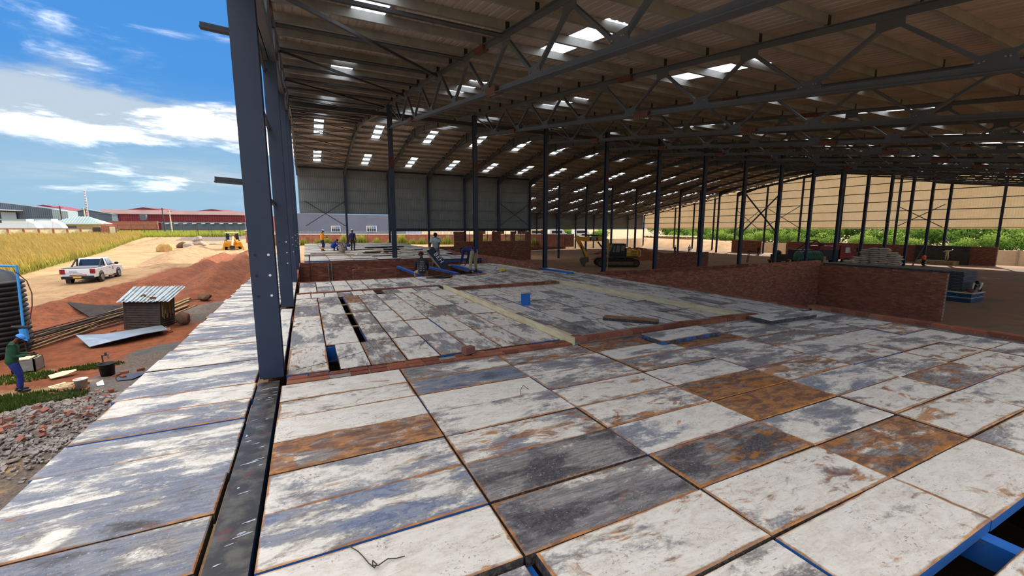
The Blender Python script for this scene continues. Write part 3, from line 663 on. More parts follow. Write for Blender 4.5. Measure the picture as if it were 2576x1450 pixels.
for n,(a,b) in enumerate((((-.28,14.35),(5.9,14.35)),((9.38,-3),(9.38,15)),((-.45,-3),(-.45,14.3)),((-.4,-3.2),(9.4,-3.2)))):  # last two are unseen walls, added to darken the space below the deck
    brick_wall('under_deck_wall',['brick wall under the near edge of the pit','brick wall under the right edge of the deck','added unseen brick wall under the column line, keeping daylight out below','added unseen brick wall under the rear deck edge, keeping daylight out'][n],a,b,FL,-.03 if n<2 else -.3,ind=0)
brick_wall('pit_wall','brick cross wall inside the pit carrying the blue beams',(1.62,17.95),(6.4,17.85),FL,0,ind=250)
brick_wall('pit_wall','long brick wall closing the far side of the pit below the far deck',(-.3,23.2),(7.6,23.0),FL,-.04,ind=280)
brick_wall('pit_wall','brick wall on the left side of the pit',(-.42,14.4),(-.42,23.1),FL,-.03,ind=60)
brick_wall('pit_wall','stub of stepped brickwork in the left corner of the pit',(-.1,15.8),(1.2,15.8),FL,-.3,ind=60,prof=lambda s:-.3-.5*max(0,s-.55))
brick_wall('parapet_wall','low brick wall on the deck behind the pale plank',(8.05,14.3),(8.0,21.5),-.2,.30,ind=150)
brick_wall('parapet_wall','low brick wall running on behind the bending worker',(8.0,21.6),(9.4,30),-.4,.1,ind=60)
brick_wall('site_wall','long unplastered brick wall right of the deck, stepped near its end',(9.55,14.0),(26.6,14.0),FL,-.18,ind=290,prof=lambda s:-.18 if s>.67 else (-.36 if s<.62 else -.36+.18*(s-.62)/.05))
brick_wall('site_wall','brick wall with a clean vertical end turning towards the camera',(26.6,13.9),(26.75,8.55),FL,-.42,ind=280)
brick_wall('site_wall','dark narrow brick wall behind the long stepped wall',(9.6,16.6),(24,16.6),FL,-.5,ind=150)
brick_wall('site_wall','short red brick wall panel standing in front of an inner column',(31.5,31.3),(38.6,31.3),FL,-.85,ind=200,near=(32,20,0))
brick_wall('site_wall','dark white-spattered low wall beyond the far deck',(8.6,37),(19.5,37),FL,0,ind=0)
for n,(a,b) in enumerate(((53,47.3),(43,36),(35.9,19.1))): brick_wall('site_wall','%s low brick wall below the beige cladding'%['leftmost','middle','rightmost'][n],(71.7,a),(71.7,b),FL,-.52,ind=0)
top(MB().span((71.45,21.3,FL),(71.6,26.4,-.5)),'plastered_wall',mat('wet_plaster',S(78,72,66),S(60,56,52),.9,0,1.2),'dark freshly plastered wall panel below the beige cladding','wall',kind='structure')
r=thing('infill_wall','brick wall with window openings under the far cladding','wall',(23,52.5,FL),kind='structure')
def bw_seg(r,x0,x1,y,z0,z1,th=.2):
    m=MB(); n=int((z1-z0)/BC)
    for k in range(n):
        s=x0+(BP/2 if k%2 else 0)
        while s<x1: m.box(((s+min(s+BL,x1))/2,y,z0+BC*(k+.5)),(min(BL,x1-s),th,BH),tint=random.random()); s+=BP
    tag(m.build('brick_courses',M['bricks'],r,tint=True,fix=False),kind='stuff'); MB().span((x0+.01,y-th/2+.01,z0),(x1-.01,y+th/2-.01,z1-.01)).build('mortar_core',M['mortar'],r)
for x0,x1,z0,z1 in ((17.2,28.5,FL,-.05),(17.2,18.6,-.05,1.25),(20.1,21.2,-.05,1.25),(22.6,23.8,-.05,1.25),(25.4,26.0,-.05,1.25),(27.7,28.5,-.05,1.25)): bw_seg(r,x0,x1,52.45,z0,z1)
for x0,x1 in ((18.6,20.1),(21.2,22.6),(23.8,25.4),(26,27.7)):
    xm=(x0+x1)/2; f=MB().span((x0,52.42,-.05),(x0+.05,52.48,1.25)).span((x1-.05,52.42,-.05),(x1,52.48,1.25)).span((xm-.025,52.42,-.05),(xm+.025,52.48,1.25)); f.build('window_frame',M['steel_dark'],r)
r=thing('infill_wall','spattered brick wall with window openings in the low far wing','wall',(40,76.4,FL),kind='structure')
for x0,x1,z0,z1 in ((30,50,FL,-.6),(30,31.5,-.6,1.3),(34,35.5,-.6,1.3),(38.5,40.2,-.6,1.3),(44,45,-.6,1.3)): bw_seg(r,x0,x1,76.4,z0,z1)
# ------------------------------------------------------------------ vegetation helpers
def np_mesh(name,v,f,mt,attr=None):
    me=bpy.data.meshes.new(name); k=f.shape[1]; me.vertices.add(len(v)); me.vertices.foreach_set('co',v.astype(np.float32).ravel())
    me.loops.add(f.size); me.loops.foreach_set('vertex_index',f.astype(np.int32).ravel()); me.polygons.add(len(f))
    me.polygons.foreach_set('loop_start',np.arange(0,f.size,k,dtype=np.int32)); me.polygons.foreach_set('loop_total',np.full(len(f),k,dtype=np.int32))
    if attr is not None: a=me.attributes.new('tint','FLOAT','POINT'); a.data.foreach_set('value',attr.astype(np.float32))
    me.materials.append(mt); me.update(calc_edges=True); me.validate(); return me
def leafmat(name,stops,tr=.35):
    m=bpy.data.materials.new(name); m.use_nodes=True; t=NT(m.node_tree); a=t.node('ShaderNodeAttribute',attribute_name='tint').outputs['Fac']
    r=t.node('ShaderNodeValToRGB',ins={0:a}); e=r.color_ramp.elements
    while len(e)<len(stops): e.new(.5)
    for i,(p,c) in enumerate(stops): e[i].position=p; e[i].color=(*c,1)
    d=t.node('ShaderNodeBsdfDiffuse',ins={0:r.outputs[0]}); tl=t.node('ShaderNodeBsdfTranslucent',ins={0:r.outputs[0]}); s=t.node('ShaderNodeMixShader',ins={0:tr,1:d.outputs[0],2:tl.outputs[0]}); t.node('ShaderNodeOutputMaterial',ins={0:s.outputs[0]}); return m
M['tallgrass']=leafmat('tall_grass',[(0,S(112,116,52)),(.4,S(166,158,78)),(.75,S(192,158,92)),(1,S(184,146,100))])
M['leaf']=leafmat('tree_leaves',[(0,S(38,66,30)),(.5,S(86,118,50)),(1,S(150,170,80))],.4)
M['weed']=leafmat('weeds',[(0,S(96,110,46)),(.5,S(160,164,70)),(1,S(222,206,120))],.4)
M['lowweed']=leafmat('ground_weeds',[(0,S(40,58,28)),(.6,S(78,96,44)),(1,S(120,128,64))],.3)
def blades(n,px,py,pz,h,w,lean,mt,name,tint0=(0,.15),tint1=(.6,1.)):
    a=rng.uniform(0,2*PI,n); hx=h*rng.uniform(.6,1.15,n); dx,dy=np.cos(a)*w,np.sin(a)*w; lx=-lean*hx*rng.uniform(.3,1,n)+rng.normal(0,.12,n)*hx; ly=rng.normal(0,.12,n)*hx
    b=np.stack([px,py,pz],1); v=np.empty((n,4,3)); v[:,0]=b+np.stack([dx,dy,0*dx],1); v[:,1]=b-np.stack([dx,dy,0*dx],1)
    mid=b+np.stack([lx*.4,ly*.4,hx*.6],1); v[:,2]=mid-np.stack([dx,dy,0*dx],1)*.8; v[:,3]=b+np.stack([lx,ly,hx],1)
    f=np.arange(n)[:,None]*4; f=np.concatenate([f+np.array([[0,1,2]]),f+np.array([[0,2,3]])])
    t=np.stack([rng.uniform(*tint0,n)]*2+[rng.uniform(.35,.7,n),rng.uniform(*tint1,n)],1)
    return np_mesh(name,v.reshape(-1,3),f,mt,t.ravel())
def gz(px,py): return np.array([g(a,b) for a,b in zip(px,py)])
n=80000; py=41+rng.uniform(0,1,n)**1.25*76; px=np.array([gbx(y) for y in py])-.2-np.abs(rng.normal(0,1,n))*0-rng.uniform(0,1,n)**1.1*(30+py*.15); ok=py<106.5+np.maximum(0,(px+52.5)*.75); px,py=px[ok],py[ok]; n=len(px)
o=bpy.data.objects.new('tall_grass',blades(n,px,py,gz(px,py)-.02,1.25+.25*np.sin(px*.7)*np.sin(py*.5),.022,.35,M['tallgrass'],'tall_grass')); col.objects.link(o); tag(o,'golden tall grass field left of the dirt road','grass',kind='stuff')
n=14000; px=rng.uniform(-62,-14,n); py=118+rng.uniform(0,62,n)+.25*(px+60)*-.2; o=bpy.data.objects.new('green_crop',blades(n,px,py,gz(px,py)-.02,np.full(n,1.0),.09,.05,M['weed'],'green_crop',(0,.1),(.2,.7))); col.objects.link(o); tag(o,'strip of green weeds in front of the red warehouse','weeds',kind='stuff')
def low_weeds(name,label,cx,cy,rx,ry,n,h):
    a=rng.uniform(0,2*PI,n); r=np.sqrt(rng.uniform(0,1,n)); px=cx+rx*r*np.cos(a); py=cy+ry*r*np.sin(a)
    o=bpy.data.objects.new(name,blades(n,px,py,gz(px,py)-.02,np.full(n,h),.022,0,M['lowweed'],name,(0,.3),(.4,1))); col.objects.link(o); tag(o,label,'weeds',kind='stuff')
low_weeds('low_weeds','dark green weeds along the rubble heap',-7.2,14.75,1.7,.65,3000,.14)
low_weeds('low_weeds','weeds beside the standing man and grey box',-7.9,17.0,.9,.55,800,.14)
low_weeds('low_weeds','thin weeds near the black bucket and hut',-6.4,17.6,.8,.3,600,.09)
def crown(n,r,sq,seed,ls=.22):
    q=np.random.default_rng(seed); k=9; cs=q.normal(0,.42,(k,3))*r*np.array([1,1,.7])*.9; rs=q.uniform(.4,.62,k)*r
    i=q.integers(0,k,n); d=q.normal(0,1,(n,3)); d/=np.linalg.norm(d,axis=1)[:,None]; p=cs[i]+d*rs[i][:,None]*q.uniform(.75,1.05,n)[:,None]; p*=np.array([1,1,sq])
    a=q.normal(0,1,(n,3)); a/=np.linalg.norm(a,axis=1)[:,None]; b=np.cross(a,d); b/=np.linalg.norm(b,axis=1)[:,None]+1e-6; s=q.uniform(.6,1.2,n)[:,None]*ls
    v=np.stack([p-a*s*.5,p+b*s*.35,p+a*s*.6,p-b*s*.35],1).reshape(-1,3); f=np.arange(n)[:,None]*4+np.array([[0,1,2,3]])
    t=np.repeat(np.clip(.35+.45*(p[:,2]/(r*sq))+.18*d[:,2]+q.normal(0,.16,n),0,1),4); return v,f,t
def tree(x,y,z,r,h,label,seed,n=2600,ls=.3,group='trees beyond the beige wall',name='leafy_tree',cat='tree'):
    R0=thing(name,label,cat,(x,y,z),group)
    m=MB(); m.tube((x,y,z-.2),(x+.1,y,z+h*.5),.16,7,.1)
    for a in (0,2.1,4.2): m.tube((x,y,z+h*.35),(x+r*.5*math.cos(a),y+r*.5*math.sin(a),z+h*.75),.07,5,.03)
    m.build('trunk',M['wood_dark'],R0)
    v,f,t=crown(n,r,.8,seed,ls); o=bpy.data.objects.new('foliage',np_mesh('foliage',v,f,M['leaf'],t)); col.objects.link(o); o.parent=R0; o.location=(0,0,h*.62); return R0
# trees beyond the end wall: four kinds, copied
kinds=[tree(86,60,-2.9,3.0,4.6,'',11),tree(90,50,-2.9,2.7,3.9,'',12),tree(88,40,-2.9,3.4,4.9,'',13),tree(92,30,-2.9,2.9,4.2,'',14)]
used=set(); n=0
for x0,step,yr,sz in ((84,4.1,(10,80),.78),(97,5.2,(8,96),1.12),(112,6.5,(4,112),1.4)):
    y=yr[0]; nr=-1
    while y<yr[1]:
        nr+=1; k=n%4; s=sz*random.uniform(.85,1.15); loc=(x0+random.uniform(-1.5,1.5),y+random.uniform(-.8,.8),-3.0)
        lab='%s green leafy tree from the right in the %s row beyond the beige wall'%(ordw(nr),{84:'front',97:'middle',112:'back'}[x0])
        if k in used: dup(kinds[k],loc,random.uniform(0,6.28),lab,s)
        else:
            o=kinds[k]; o.location=loc; o['label']=lab; o.scale=(s,s,s); used.add(k)
        y+=step; n+=1
# trees and weeds seen through the far openings
for i,(x,y,r) in enumerate(((44,84,1.6),(49,88,2.2),(55,86,1.9),(60,90,2.6),(66,86,2.2),(71,92,2.8),(52,96,2.8),(63,99,3.0))):
    dup(kinds[i%4],(x,y,-2.2),i*1.1,'%s bushy green tree from the left behind the low far wing'%ORD[i],r/3)['group']='trees behind the far wing'
def clump(x,y,z,h,n,label,seed,group,w=.5):
    q=np.random.default_rng(seed); px=x+q.normal(0,w,n); py=y+q.normal(0,.25,n)
    o=bpy.data.objects.new('weed_clump',blades(n,px-x,py-y,np.zeros(n),h*np.exp(-((px-x)/(w*1.6))**2)+.15,.035,.02,M['weed'],'weed_clump',(.0,.3),(.5,1.))); col.objects.link(o); o.location=(x,y,z); return tag(o,label,'weeds',group)
for i in range(22):
    x=-3.5+i*1.75+random.uniform(-.5,.5); y=76.6-.13*x*0-.36*max(0,0); yb=78.1-.49*x
    clump(x,yb-.9,g(x,yb-.9)-.05,random.uniform(.8,1.7),230,'%s yellow-green weed clump from the left along the outside brick wall'%(ORD[i] if i<15 else ['sixteenth','seventeenth','eighteenth','nineteenth','twentieth','twenty-first','twenty-second'][i-15]),40+i,'weed clumps along the brick wall',.55)
# ------------------------------------------------------------------ far buildings
M['whgrey']=mat('slate_cladding',S(92,106,116),S(82,96,106),.5,0,.2,stretch=(1,1,.1)); M['whlight']=mat('light_cladding',S(150,168,172),None,.5); M['whred']=mat('maroon_cladding',S(132,46,50),S(116,40,46),.6,0,.3); M['roofpink']=mat('weathered_roof',S(158,124,116),S(146,114,108),.7,0,.2)
M['cream']=mat('cream_render',S(236,218,176),S(222,200,158),.9,0,1,c3=S(190,160,120),ns3=3); M['redbrickfar']=mat('far_brick',S(176,112,86),S(152,92,72),.9,0,2.); M['greyroof']=mat('green_grey_roof',S(150,166,162),S(132,150,146),.5,0,.5)
M['tan']=mat('trailer_dark_grey',S(60,62,66),None,.7)  # even dark grey for the trailer curtains
def shed(root,p,q,depth,z0,zl,zr,mt,ribs=26):                 # ribbed wall p..q with a body behind it
    p,q=Vector((*p,0)),Vector((*q,0)); d=q-p; L=d.length; d/=L; nv=Vector((-d.y,d.x,0)); nv=nv if nv.y>0 else -nv
    m=MB(); a,b,c,e=p,q,q+nv*depth,p+nv*depth; U=lambda v,z:Vector((v.x,v.y,z))
    m.add([U(a,z0),U(b,z0),U(c,z0),U(e,z0),U(a,zl),U(b,zr),U(c,zr),U(e,zl)],[(0,1,5,4),(1,2,6,5),(2,3,7,6),(3,0,4,7),(4,5,6,7)]); m.build('wall_body',mt,root)
    for i in range(ribs):
        s=(i+.5)/ribs*L; v=p+d*s-nv*.06; z=zl+(zr-zl)*s/L; MB().span((v.x-.09,v.y-.05,z0),(v.x+.09,v.y+.05,z-.1)).build('wall_rib',mt,root)
r=thing('warehouse','long slate grey warehouse at the far left edge','building',(-78,186,2))
shed(r,(-90,191.5),(-70.08,181.2),5,.3,10.3,7.56,M['whgrey'],34); shed(r,(-70.1,181.2),(-65.7,178.9),3,.3,7.5,6.83,M['whlight'],7)
MB().bar((-92,190.8,7.6),(-78.6,184.6,7.05),2.2,.25).build('canopy',M['white'],r); MB().bar((-84,187.4,4.5),(-80,185.6,4.4),.2,4.2).build('roller_door',M['whlight'],r)
r=thing('warehouse','smaller slate grey gabled warehouse behind the guard house','building',(-68,203,3))
m=MB(); P=[(-75.72,206.4),(-69.9,203.7),(-61.8,199.6)]; 
m.add([(P[0][0],P[0][1],1),(P[2][0],P[2][1],1),(P[2][0],P[2][1],7.07),(P[1][0],P[1][1],8.2),(P[0][0],P[0][1],7.07)]+[(x-2,y+6,z) for x,y,z in ((P[0][0],P[0][1],1),(P[2][0],P[2][1],1),(P[2][0],P[2][1],7.07),(P[1][0],P[1][1],8.2),(P[0][0],P[0][1],7.07))],[(0,1,2,3,4),(9,8,7,6,5),(2,7,8,3),(3,8,9,4),(1,6,7,2),(0,5,6,1)]); m.build('gable_wall',M['whgrey'],r)
MB().add([(-61.8,199.55,1),(-59.9,198.5,1),(-59.9,198.5,6.2),(-61.8,199.55,7)]+[(-61,203,1),(-59,202,1),(-59,202,6.2),(-61,203,7)],[(0,1,2,3),(4,5,6,7),(3,2,6,7),(1,5,6,2)]).build('side_wall',M['whlight'],r)
MB().bar((-76.2,206.5,7.2),(-69.8,203.5,8.35),.5,.2).bar((-69.8,203.5,8.35),(-59.6,198.3,6.3),.5,.2).build('roof_edge',M['whlight'],r)
r=thing('warehouse','maroon roofed building peeping over the slate warehouse','building',(-92,238,.2)); 
m=MB(); m.add([(-100,241,.2),(-84,233.3,.2),(-84.2,233.4,8.6),(-94.7,238.7,11.1),(-100,241,10.3),(-100,262,10.3),(-94.7,260,11.1),(-84,256,8.6)],[(0,1,2,3,4),(4,3,6,5),(3,2,7,6)]); m.build('gable_roof',M['whred'],r)
r=thing('warehouse','long maroon warehouse with weathered roof strip and two low gables','building',(-42,190,2))
shed(r,(-66,202),(-19.1,178.65),30,.5,7.0,6.4,M['whred'],60)
m=MB(); a=[(-66.2,201.6,6.9),(-19.0,178.2,6.3),(-19.5,180.5,7.6),(-66,204.2,8.55)]; m.add(a+[(x,y,z-.15) for x,y,z in a],[(0,1,2,3),(7,6,5,4),(0,4,5,1),(1,5,6,2),(2,6,7,3),(3,7,4,0)]); m.build('roof_strip',M['roofpink'],r)
for A_,B_,C_ in (((-57.5,199.8,8.3),(-52.1,197,9.15),(-45.5,193.8,8.1)),((-36,189,7.75),(-29.85,186,8.5),(-23.5,182.8,7.4))):
    m=MB(); m.add([A_,B_,C_]+[(x+4,y+8,z) for x,y,z in (A_,B_,C_)],[(0,1,2),(3,5,4),(0,3,4,1),(1,4,5,2)]); m.build('roof_gable',M['whred'],r)
MB().bar((-66,201.3,4.0),(-19.1,177.9,3.5),.4,.25).build('base_ledge',M['whlight'],r)
shed(r,(-46,191),(-19.1,178.2),2,.3,3.7,3.4,M['whgrey'],0)
for i in range(9): MB().box((-44+2.9*i,189.7-1.4*i,3.3),(1.2,.6,.25)).build('roof_vent',M['white'],r)
r=thing('water_tank_box','square grey panel tank on the roofs before the maroon warehouse','tank',(-50.5,191,2)); 
MB().span((-51.6,190.4,4.5),(-49.9,192,6.4)).build('tank_body',M['whgrey'],r)
for x in (-51.5,-50): MB().span((x-.1,190.5,.4),(x+.1,190.7,4.5)).build('leg',M['iron'],r)
def far_wall(name,label,p,q,z0,z1,mt,pil=0,cop=True,th=.3,capm=None):
    r=thing(name,label,'wall',((p[0]+q[0])/2,(p[1]+q[1])/2,z0)); MB().bar((p[0],p[1],(z0+z1)/2),(q[0],q[1],(z0+z1)/2),th,z1-z0).build('wall_panel',mt,r)
    for i in range(pil+1 if pil else 0):
        f=i/pil; x,y=p[0]+(q[0]-p[0])*f,p[1]+(q[1]-p[1])*f; MB().span((x-.22,y-.25,z0-.1),(x+.22,y+.25,z1+.05)).build('pillar',M['redbrickfar'],r)
    if cop: MB().bar((p[0],p[1],z1+.04),(q[0],q[1],z1+.04),th+.12,.1).build('coping',capm or M['redbrickfar'],r)
    return r
far_wall('compound_wall','cream panelled boundary wall with red brick pillars behind the grass','cream' and (-52.5,108.8),(-39.85,118.3),-.6,1.55,M['cream'],8)
r=thing('entrance_pillar','big brick gate pillar with a cream face at the end of the boundary wall','pillar',(-35,111.5,-.4))
MB().add([(-36.8,112.5,-.5),(-35.25,111.4,-.5),(-33.85,110.8,-.5),(-35.3,112.2,-.5),(-36.8,112.5,2.35),(-35.25,111.4,2.25),(-33.85,110.8,2.2),(-35.3,112.2,2.3)],[(0,1,5,4),(1,2,6,5),(2,3,7,6),(3,0,4,7),(4,5,6,7)]).build('brick_body',M['redbrickfar'],r)
MB().bar((-35.0,111.2,1.),(-34.05,110.8,1.),.1,1.9).build('cream_panel',M['cream'],r)
top(MB().bar((-39.6,117.6,.8),(-37,116,.8),.2,2.1),'metal_gate',M['iron'],'dark metal gate between the boundary wall and the big brick pillar','gate')
far_wall('boundary_wall','plain brick wall below the maroon warehouse','x' and (-62,188),(-44.2,179.2),1.4,3.9,M['redbrickfar'],7)
r=thing('guard_house','small guard house with a ribbed hipped roof behind the boundary wall','building',(-47,134,1))
MB().span((-50.3,132.2,-.2),(-43.3,136.4,2.75)).build('wall_body',M['cream'],r)
m=MB(); m.add([(-51.6,131.0,2.7),(-42.3,131.0,2.7),(-42.3,137,2.7),(-51.6,137,2.7),(-48.2,134,4.35),(-45.6,134,4.35)],[(0,1,5,4),(1,2,5),(2,3,4,5),(3,0,4),(0,3,2,1)]); m.build('hipped_roof',M['greyroof'],r)
for i in range(18):
    x=-51.2+.5*i; xt=min(max(x,-48.2),-45.6); f=1.; k=min(1,max(.05,(x+51.6)/3.4,.05)) if x<-48.2 else (1 if x<-45.6 else max(.05,(-42.3-x)/3.3)); MB().bar((x,131.0,2.78),(x,131.+3*k,2.78+1.65*k),.12,.08).build('roof_rib',M['whlight'],r)
MB().bar((-51.6,130.95,2.66),(-42.3,130.95,2.66),.1,.16).build('fascia',M['white'],r); MB().span((-49,132.1,1.2),(-47.4,132.25,2.2)).build('window',M['glass'],r)
for lab,xs_,zt_,y0 in (('white box trailer parked behind the boundary wall, left one',(-54.4,-50.1,-48.8),3.45,120.5),('white box trailer parked behind the boundary wall, right one',(-51.2,-47.8,-46.3),3.6,124)):
    r=thing('box_trailer',lab,'trailer',(xs_[1],y0,.4)); MB().span((xs_[0],y0-1.2,1.15),(xs_[1],y0+1.4,zt_-.2)).build('box_body',M['white'],r); MB().span((xs_[0]-.05,y0-1.3,zt_-.2),(xs_[1],y0+1.5,zt_)).build('roof_rim',M['whlight'],r)
    MB().span((xs_[0],y0-1.24,zt_-.75),(xs_[0]+.8,y0-1.19,zt_-.22)).build('dark_curtain',M['tan'],r)
    m=MB(); m.prism([(xs_[1],1.1),(xs_[2],1.1),(xs_[2],1.9),(xs_[2]-.4,2.6),(xs_[1],zt_-.3)],'y',y0-1.1,y0+1.2); m.build('cab',M['white'],r)
    for q in (.6,1.7,3.6): 
        if xs_[0]+q<xs_[1]: MB().tube((xs_[0]+q,y0-1.2,.75),(xs_[0]+q,y0-.8,.75),.42,14).build('wheel',M['rubber'],r)
r=thing('lattice_mast','thin red and white lattice mast above the warehouses','mast',(-65.2,190.5,1))
m=MB(); 
for a in range(3): m.tube((-65.05+.28*math.cos(a*2.1),190.2+.28*math.sin(a*2.1),1),(-65.3+.15*math.cos(a*2.1),191.2+.15*math.sin(a*2.1),14.4),.07,5)
m.build('mast_legs',M['white'],r); m=MB()
for i in range(15): z=1.5+.86*i; m.lathe([(.36-.012*i,z),(.36-.012*i,z+.4)],(-65.05-.017*i,190.2+.065*i,0),6)
m.build('red_bands',mat('mast_red',S(190,120,104),None,.6),r)
for lab,p,h in (('dark utility pole in front of the slate warehouse',(-51.8,138,3.2),6.9),('pale utility pole behind the guard house roof',(-53.8,156,3),7.2),('dark leaning utility pole before the maroon warehouse',(-35.4,150,.3),7.25),('pale concrete pole beside the dark pole before the maroon warehouse',(-33.6,149,.3),6.6)):
    r=thing('utility_pole',lab,'pole',(p[0],p[1],.2)); MB().tube((p[0],p[1],.1),(p[0]-.15,p[1],h),.16,8,.11).build('pole_shaft',M['cream'] if 'pale' in lab else M['wood_dark'],r); MB().bar((p[0]-.6,p[1],h-.3),(p[0]+.5,p[1],h-.3),.1,.1).build('crossarm',M['wood_dark'],r)
r=thing('mesh_fence','dark mesh fence of thin posts across the green strip','fence',(-30,140,.5))
for i in range(11):
    f=i/10; x,y=-44+(30.5)*f,145.2-15*f; MB().tube((x,y,g(x,y)-.1),(x,y,g(x,y)+2.7),.06,6).build('fence_post',M['iron'],r)
for zz in (.3,1.5,2.6): MB().tube((-44,145.2,g(-44,145)+zz),(-13.6,130.2,g(-13.6,130)+zz),.03,5).build('fence_wire',M['iron'],r)
r=thing('field_gate','wide dark steel gate in the mesh fence left of the big column','gate',(-18,118,.2))
for i in range(4): MB().tube((-22.2+2.9*i,119.5-1.45*i,-.3),(-22.2+2.9*i,119.5-1.45*i,2.6),.07,6).build('gate_post',M['iron'],r)
for zz in (.1,1.3,2.55): MB().tube((-22.2,119.5,zz),(-13.5,115.15,zz),.045,6).build('gate_rail',M['iron'],r)
r=thing('gate_pillar','slim brick gate pillar just left of the big column','pillar',(-9.3,88.5,-1.1)); MB().span((-9.55,88.2,-1.2),(-9.05,88.8,1.2)).build('brick_body',M['redbrickfar'],r); MB().span((-9.65,88.1,1.2),(-8.95,88.9,1.35)).build('cap',M['white'],r); MB().tube((-9.3,88.5,1.35),(-9.3,88.5,1.9),.12,8,.02).build('finial',M['white'],r)
# brick boundary wall and grey building beyond the far deck
r=far_wall('boundary_wall','red brick boundary wall with white coping beyond the far deck','x' and (-6,81),(40,58.6),-1.4,.62,M['redbrickfar'],0,True,.25,M['white'])
for i in range(16): x=-5+2.9*i; y=80.5-.487*(x+5); MB().box((x,y-.06,-.4),(.4,.3,2.05)).build('pier',M['redbrickfar'],r)
pts=[]
for i in range(1100): f=i/1099; a=i*.75; x=-5+28*f; pts.append((x+.1*math.sin(a),80.5-.487*(x+5),.92+.23*math.cos(a)))
top(MB().path(pts,.022,4),'razor_wire',M['galv'],'coiled razor wire along the top of the red brick boundary wall','wire')
r=thing('office_building','blue grey building with two white windows beyond the brick wall','building',(8,97,-1)); 
shed(r,(-2,100.5),(19,89.7),14,-1,4.75,4.25,mat('blue_grey_wall',S(112,120,136),S(106,114,130),.8,0,.4),0)
for k,(x0,x1) in enumerate(((4.95,6.7),(11.6,13.5))):
    y=lambda x:100.5-.514*(x+2)-.12
    f=MB().bar((x0,y(x0),1.5),(x1,y(x1),1.5),.12,1.3).build('window_frame',M['white'],r); L=(x1-x0)
    for i in range(4):
        a=x0+L*(.06+.225*i); b=a+L*.18; MB().bar((a,y(a)-.08,1.3),(b,y(b)-.08,1.3),.04,.62).build('pane',M['glass'],f); MB().bar((a,y(a)-.08,1.88),(b,y(b)-.08,1.88),.04,.28).build('pane',M['wood'] if i<2 else M['blue'],f)
# ------------------------------------------------------------------ yard on the left
def heap(name,label,cat,ridge,wd,mt,res=.22,noise=.1,attr=None):
    P=np.array(ridge,float); x0,x1=P[:,0].min()-wd*1.8,P[:,0].max()+wd*1.8; y0,y1=P[:,1].min()-wd*1.8,P[:,1].max()+wd*1.8
    xs=np.arange(x0,x1+res,res); ys=np.arange(y0,y1+res,res if len(ridge)<6 else res*1.6); X,Y=np.meshgrid(xs,ys); best=np.full(X.shape,-1.)
    for a,b in zip(P,P[1:]):
        d=b[:2]-a[:2]; L2=(d**2).sum(); t=np.clip(((X-a[0])*d[0]+(Y-a[1])*d[1])/L2,0,1); dist=np.hypot(X-a[0]-t*d[0],Y-a[1]-t*d[1]); best=np.maximum(best,(a[2]+(b[2]-a[2])*t)*np.clip(1-(dist/wd),-.35,1)**1)
    nz=sum(np.sin(X*f+Y*k*1.3+f)*np.sin(Y*f*.9-X*k+k)/f**.7 for f,k in ((2.3,1.1),(5.1,2.7),(11,6),(17,9)))*noise
    Z=best+nz*np.clip(best*3+.2,0,1)-.03; G0=np.vectorize(g)(X,Y); v=np.stack([X,Y,Z+G0],-1).reshape(-1,3); nx=len(xs)
    i=np.arange(len(ys)-1)[:,None]*nx+np.arange(nx-1)[None]; i=i.ravel(); f=np.stack([i,i+1,i+nx+1,i+nx],1); ok=(Z.ravel()[f]).max(1)>-.12; f=f[ok]
    c=v.mean(0); c[2]=G0.mean(); me=np_mesh(name,v-c,f,mt); me.polygons.foreach_set('use_smooth',[True]*len(me.polygons)); o=bpy.data.objects.new(name,me); col.objects.link(o); o.location=c; return tag(o,label,cat)
M['redsoil']=mat('red_soil',S(144,80,44),S(114,62,36),.95,0,1.8,.35,.65,bump=.8,bs=14,c3=S(92,56,38),ns3=7,lo3=.52,hi3=.64)
M['rocksand']=mat('pale_spoil',S(164,130,94),S(132,104,76),.95,0,2,bump=.7,bs=12)
heap('soil_heap','long red soil heap between the pickup and the hut','soil heap',[(-12.1,24.2,.35),(-10.9,27.5,.62),(-10.0,31,.7),(-9.0,33.2,.55),(-8.7,35,.3)],1.5,M['redsoil'])
heap('soil_heap','high red soil heap along the walkway beyond the hut','soil heap',[(-5.6,30,.5),(-5.7,34,.95),(-6,39,1.0),(-5.6,44,.75)],1.7,M['redsoil'])
heap('soil_heap','bright red soil heap farther along the trench towards the backhoe','soil heap',[(-5.6,46,.6),(-5.6,52,.9),(-5.9,58,.85),(-6.2,63,.55)],1.6,M['redsoil'])
heap('soil_heap','low ridge of red soil on the road side of the trench','soil heap',[(-8.6,34.5,.35),(-8.5,41,.5),(-8.7,50,.5),(-8.9,60,.45)],.8,M['redsoil'])
heap('spoil_bank','rough pale spoil bank below the boulders','soil heap',[(-11.5,48,.35),(-12.2,53,.7),(-13.4,62,.8),(-13.4,71,.75)],2.4,M['rocksand'],.35,.16)
heap('rubble_mound','pale rubble mound at the end of the grass','soil heap',[(-23.5,84,.4),(-22,90,.7),(-24,98,.6)],2.4,M['rocksand'],.4,.2)
heap('mud_heap','small grey mud heap near the walkway edge','soil heap',[(-4.9,25.5,.3),(-4.2,26.6,.2)],.8,mat('grey_mud',S(120,106,94),S(98,88,80),.9,0,4,bump=.5),.15,.05)
heap('mortar_heap','flat dark wet mortar heap near the walkway edge','soil heap',[(-5.3,18.6,.1),(-4.4,19.2,.1)],.8,mat('wet_mortar',S(84,80,74),S(66,62,58),.7,0,5,bump=.6),.12,.03)
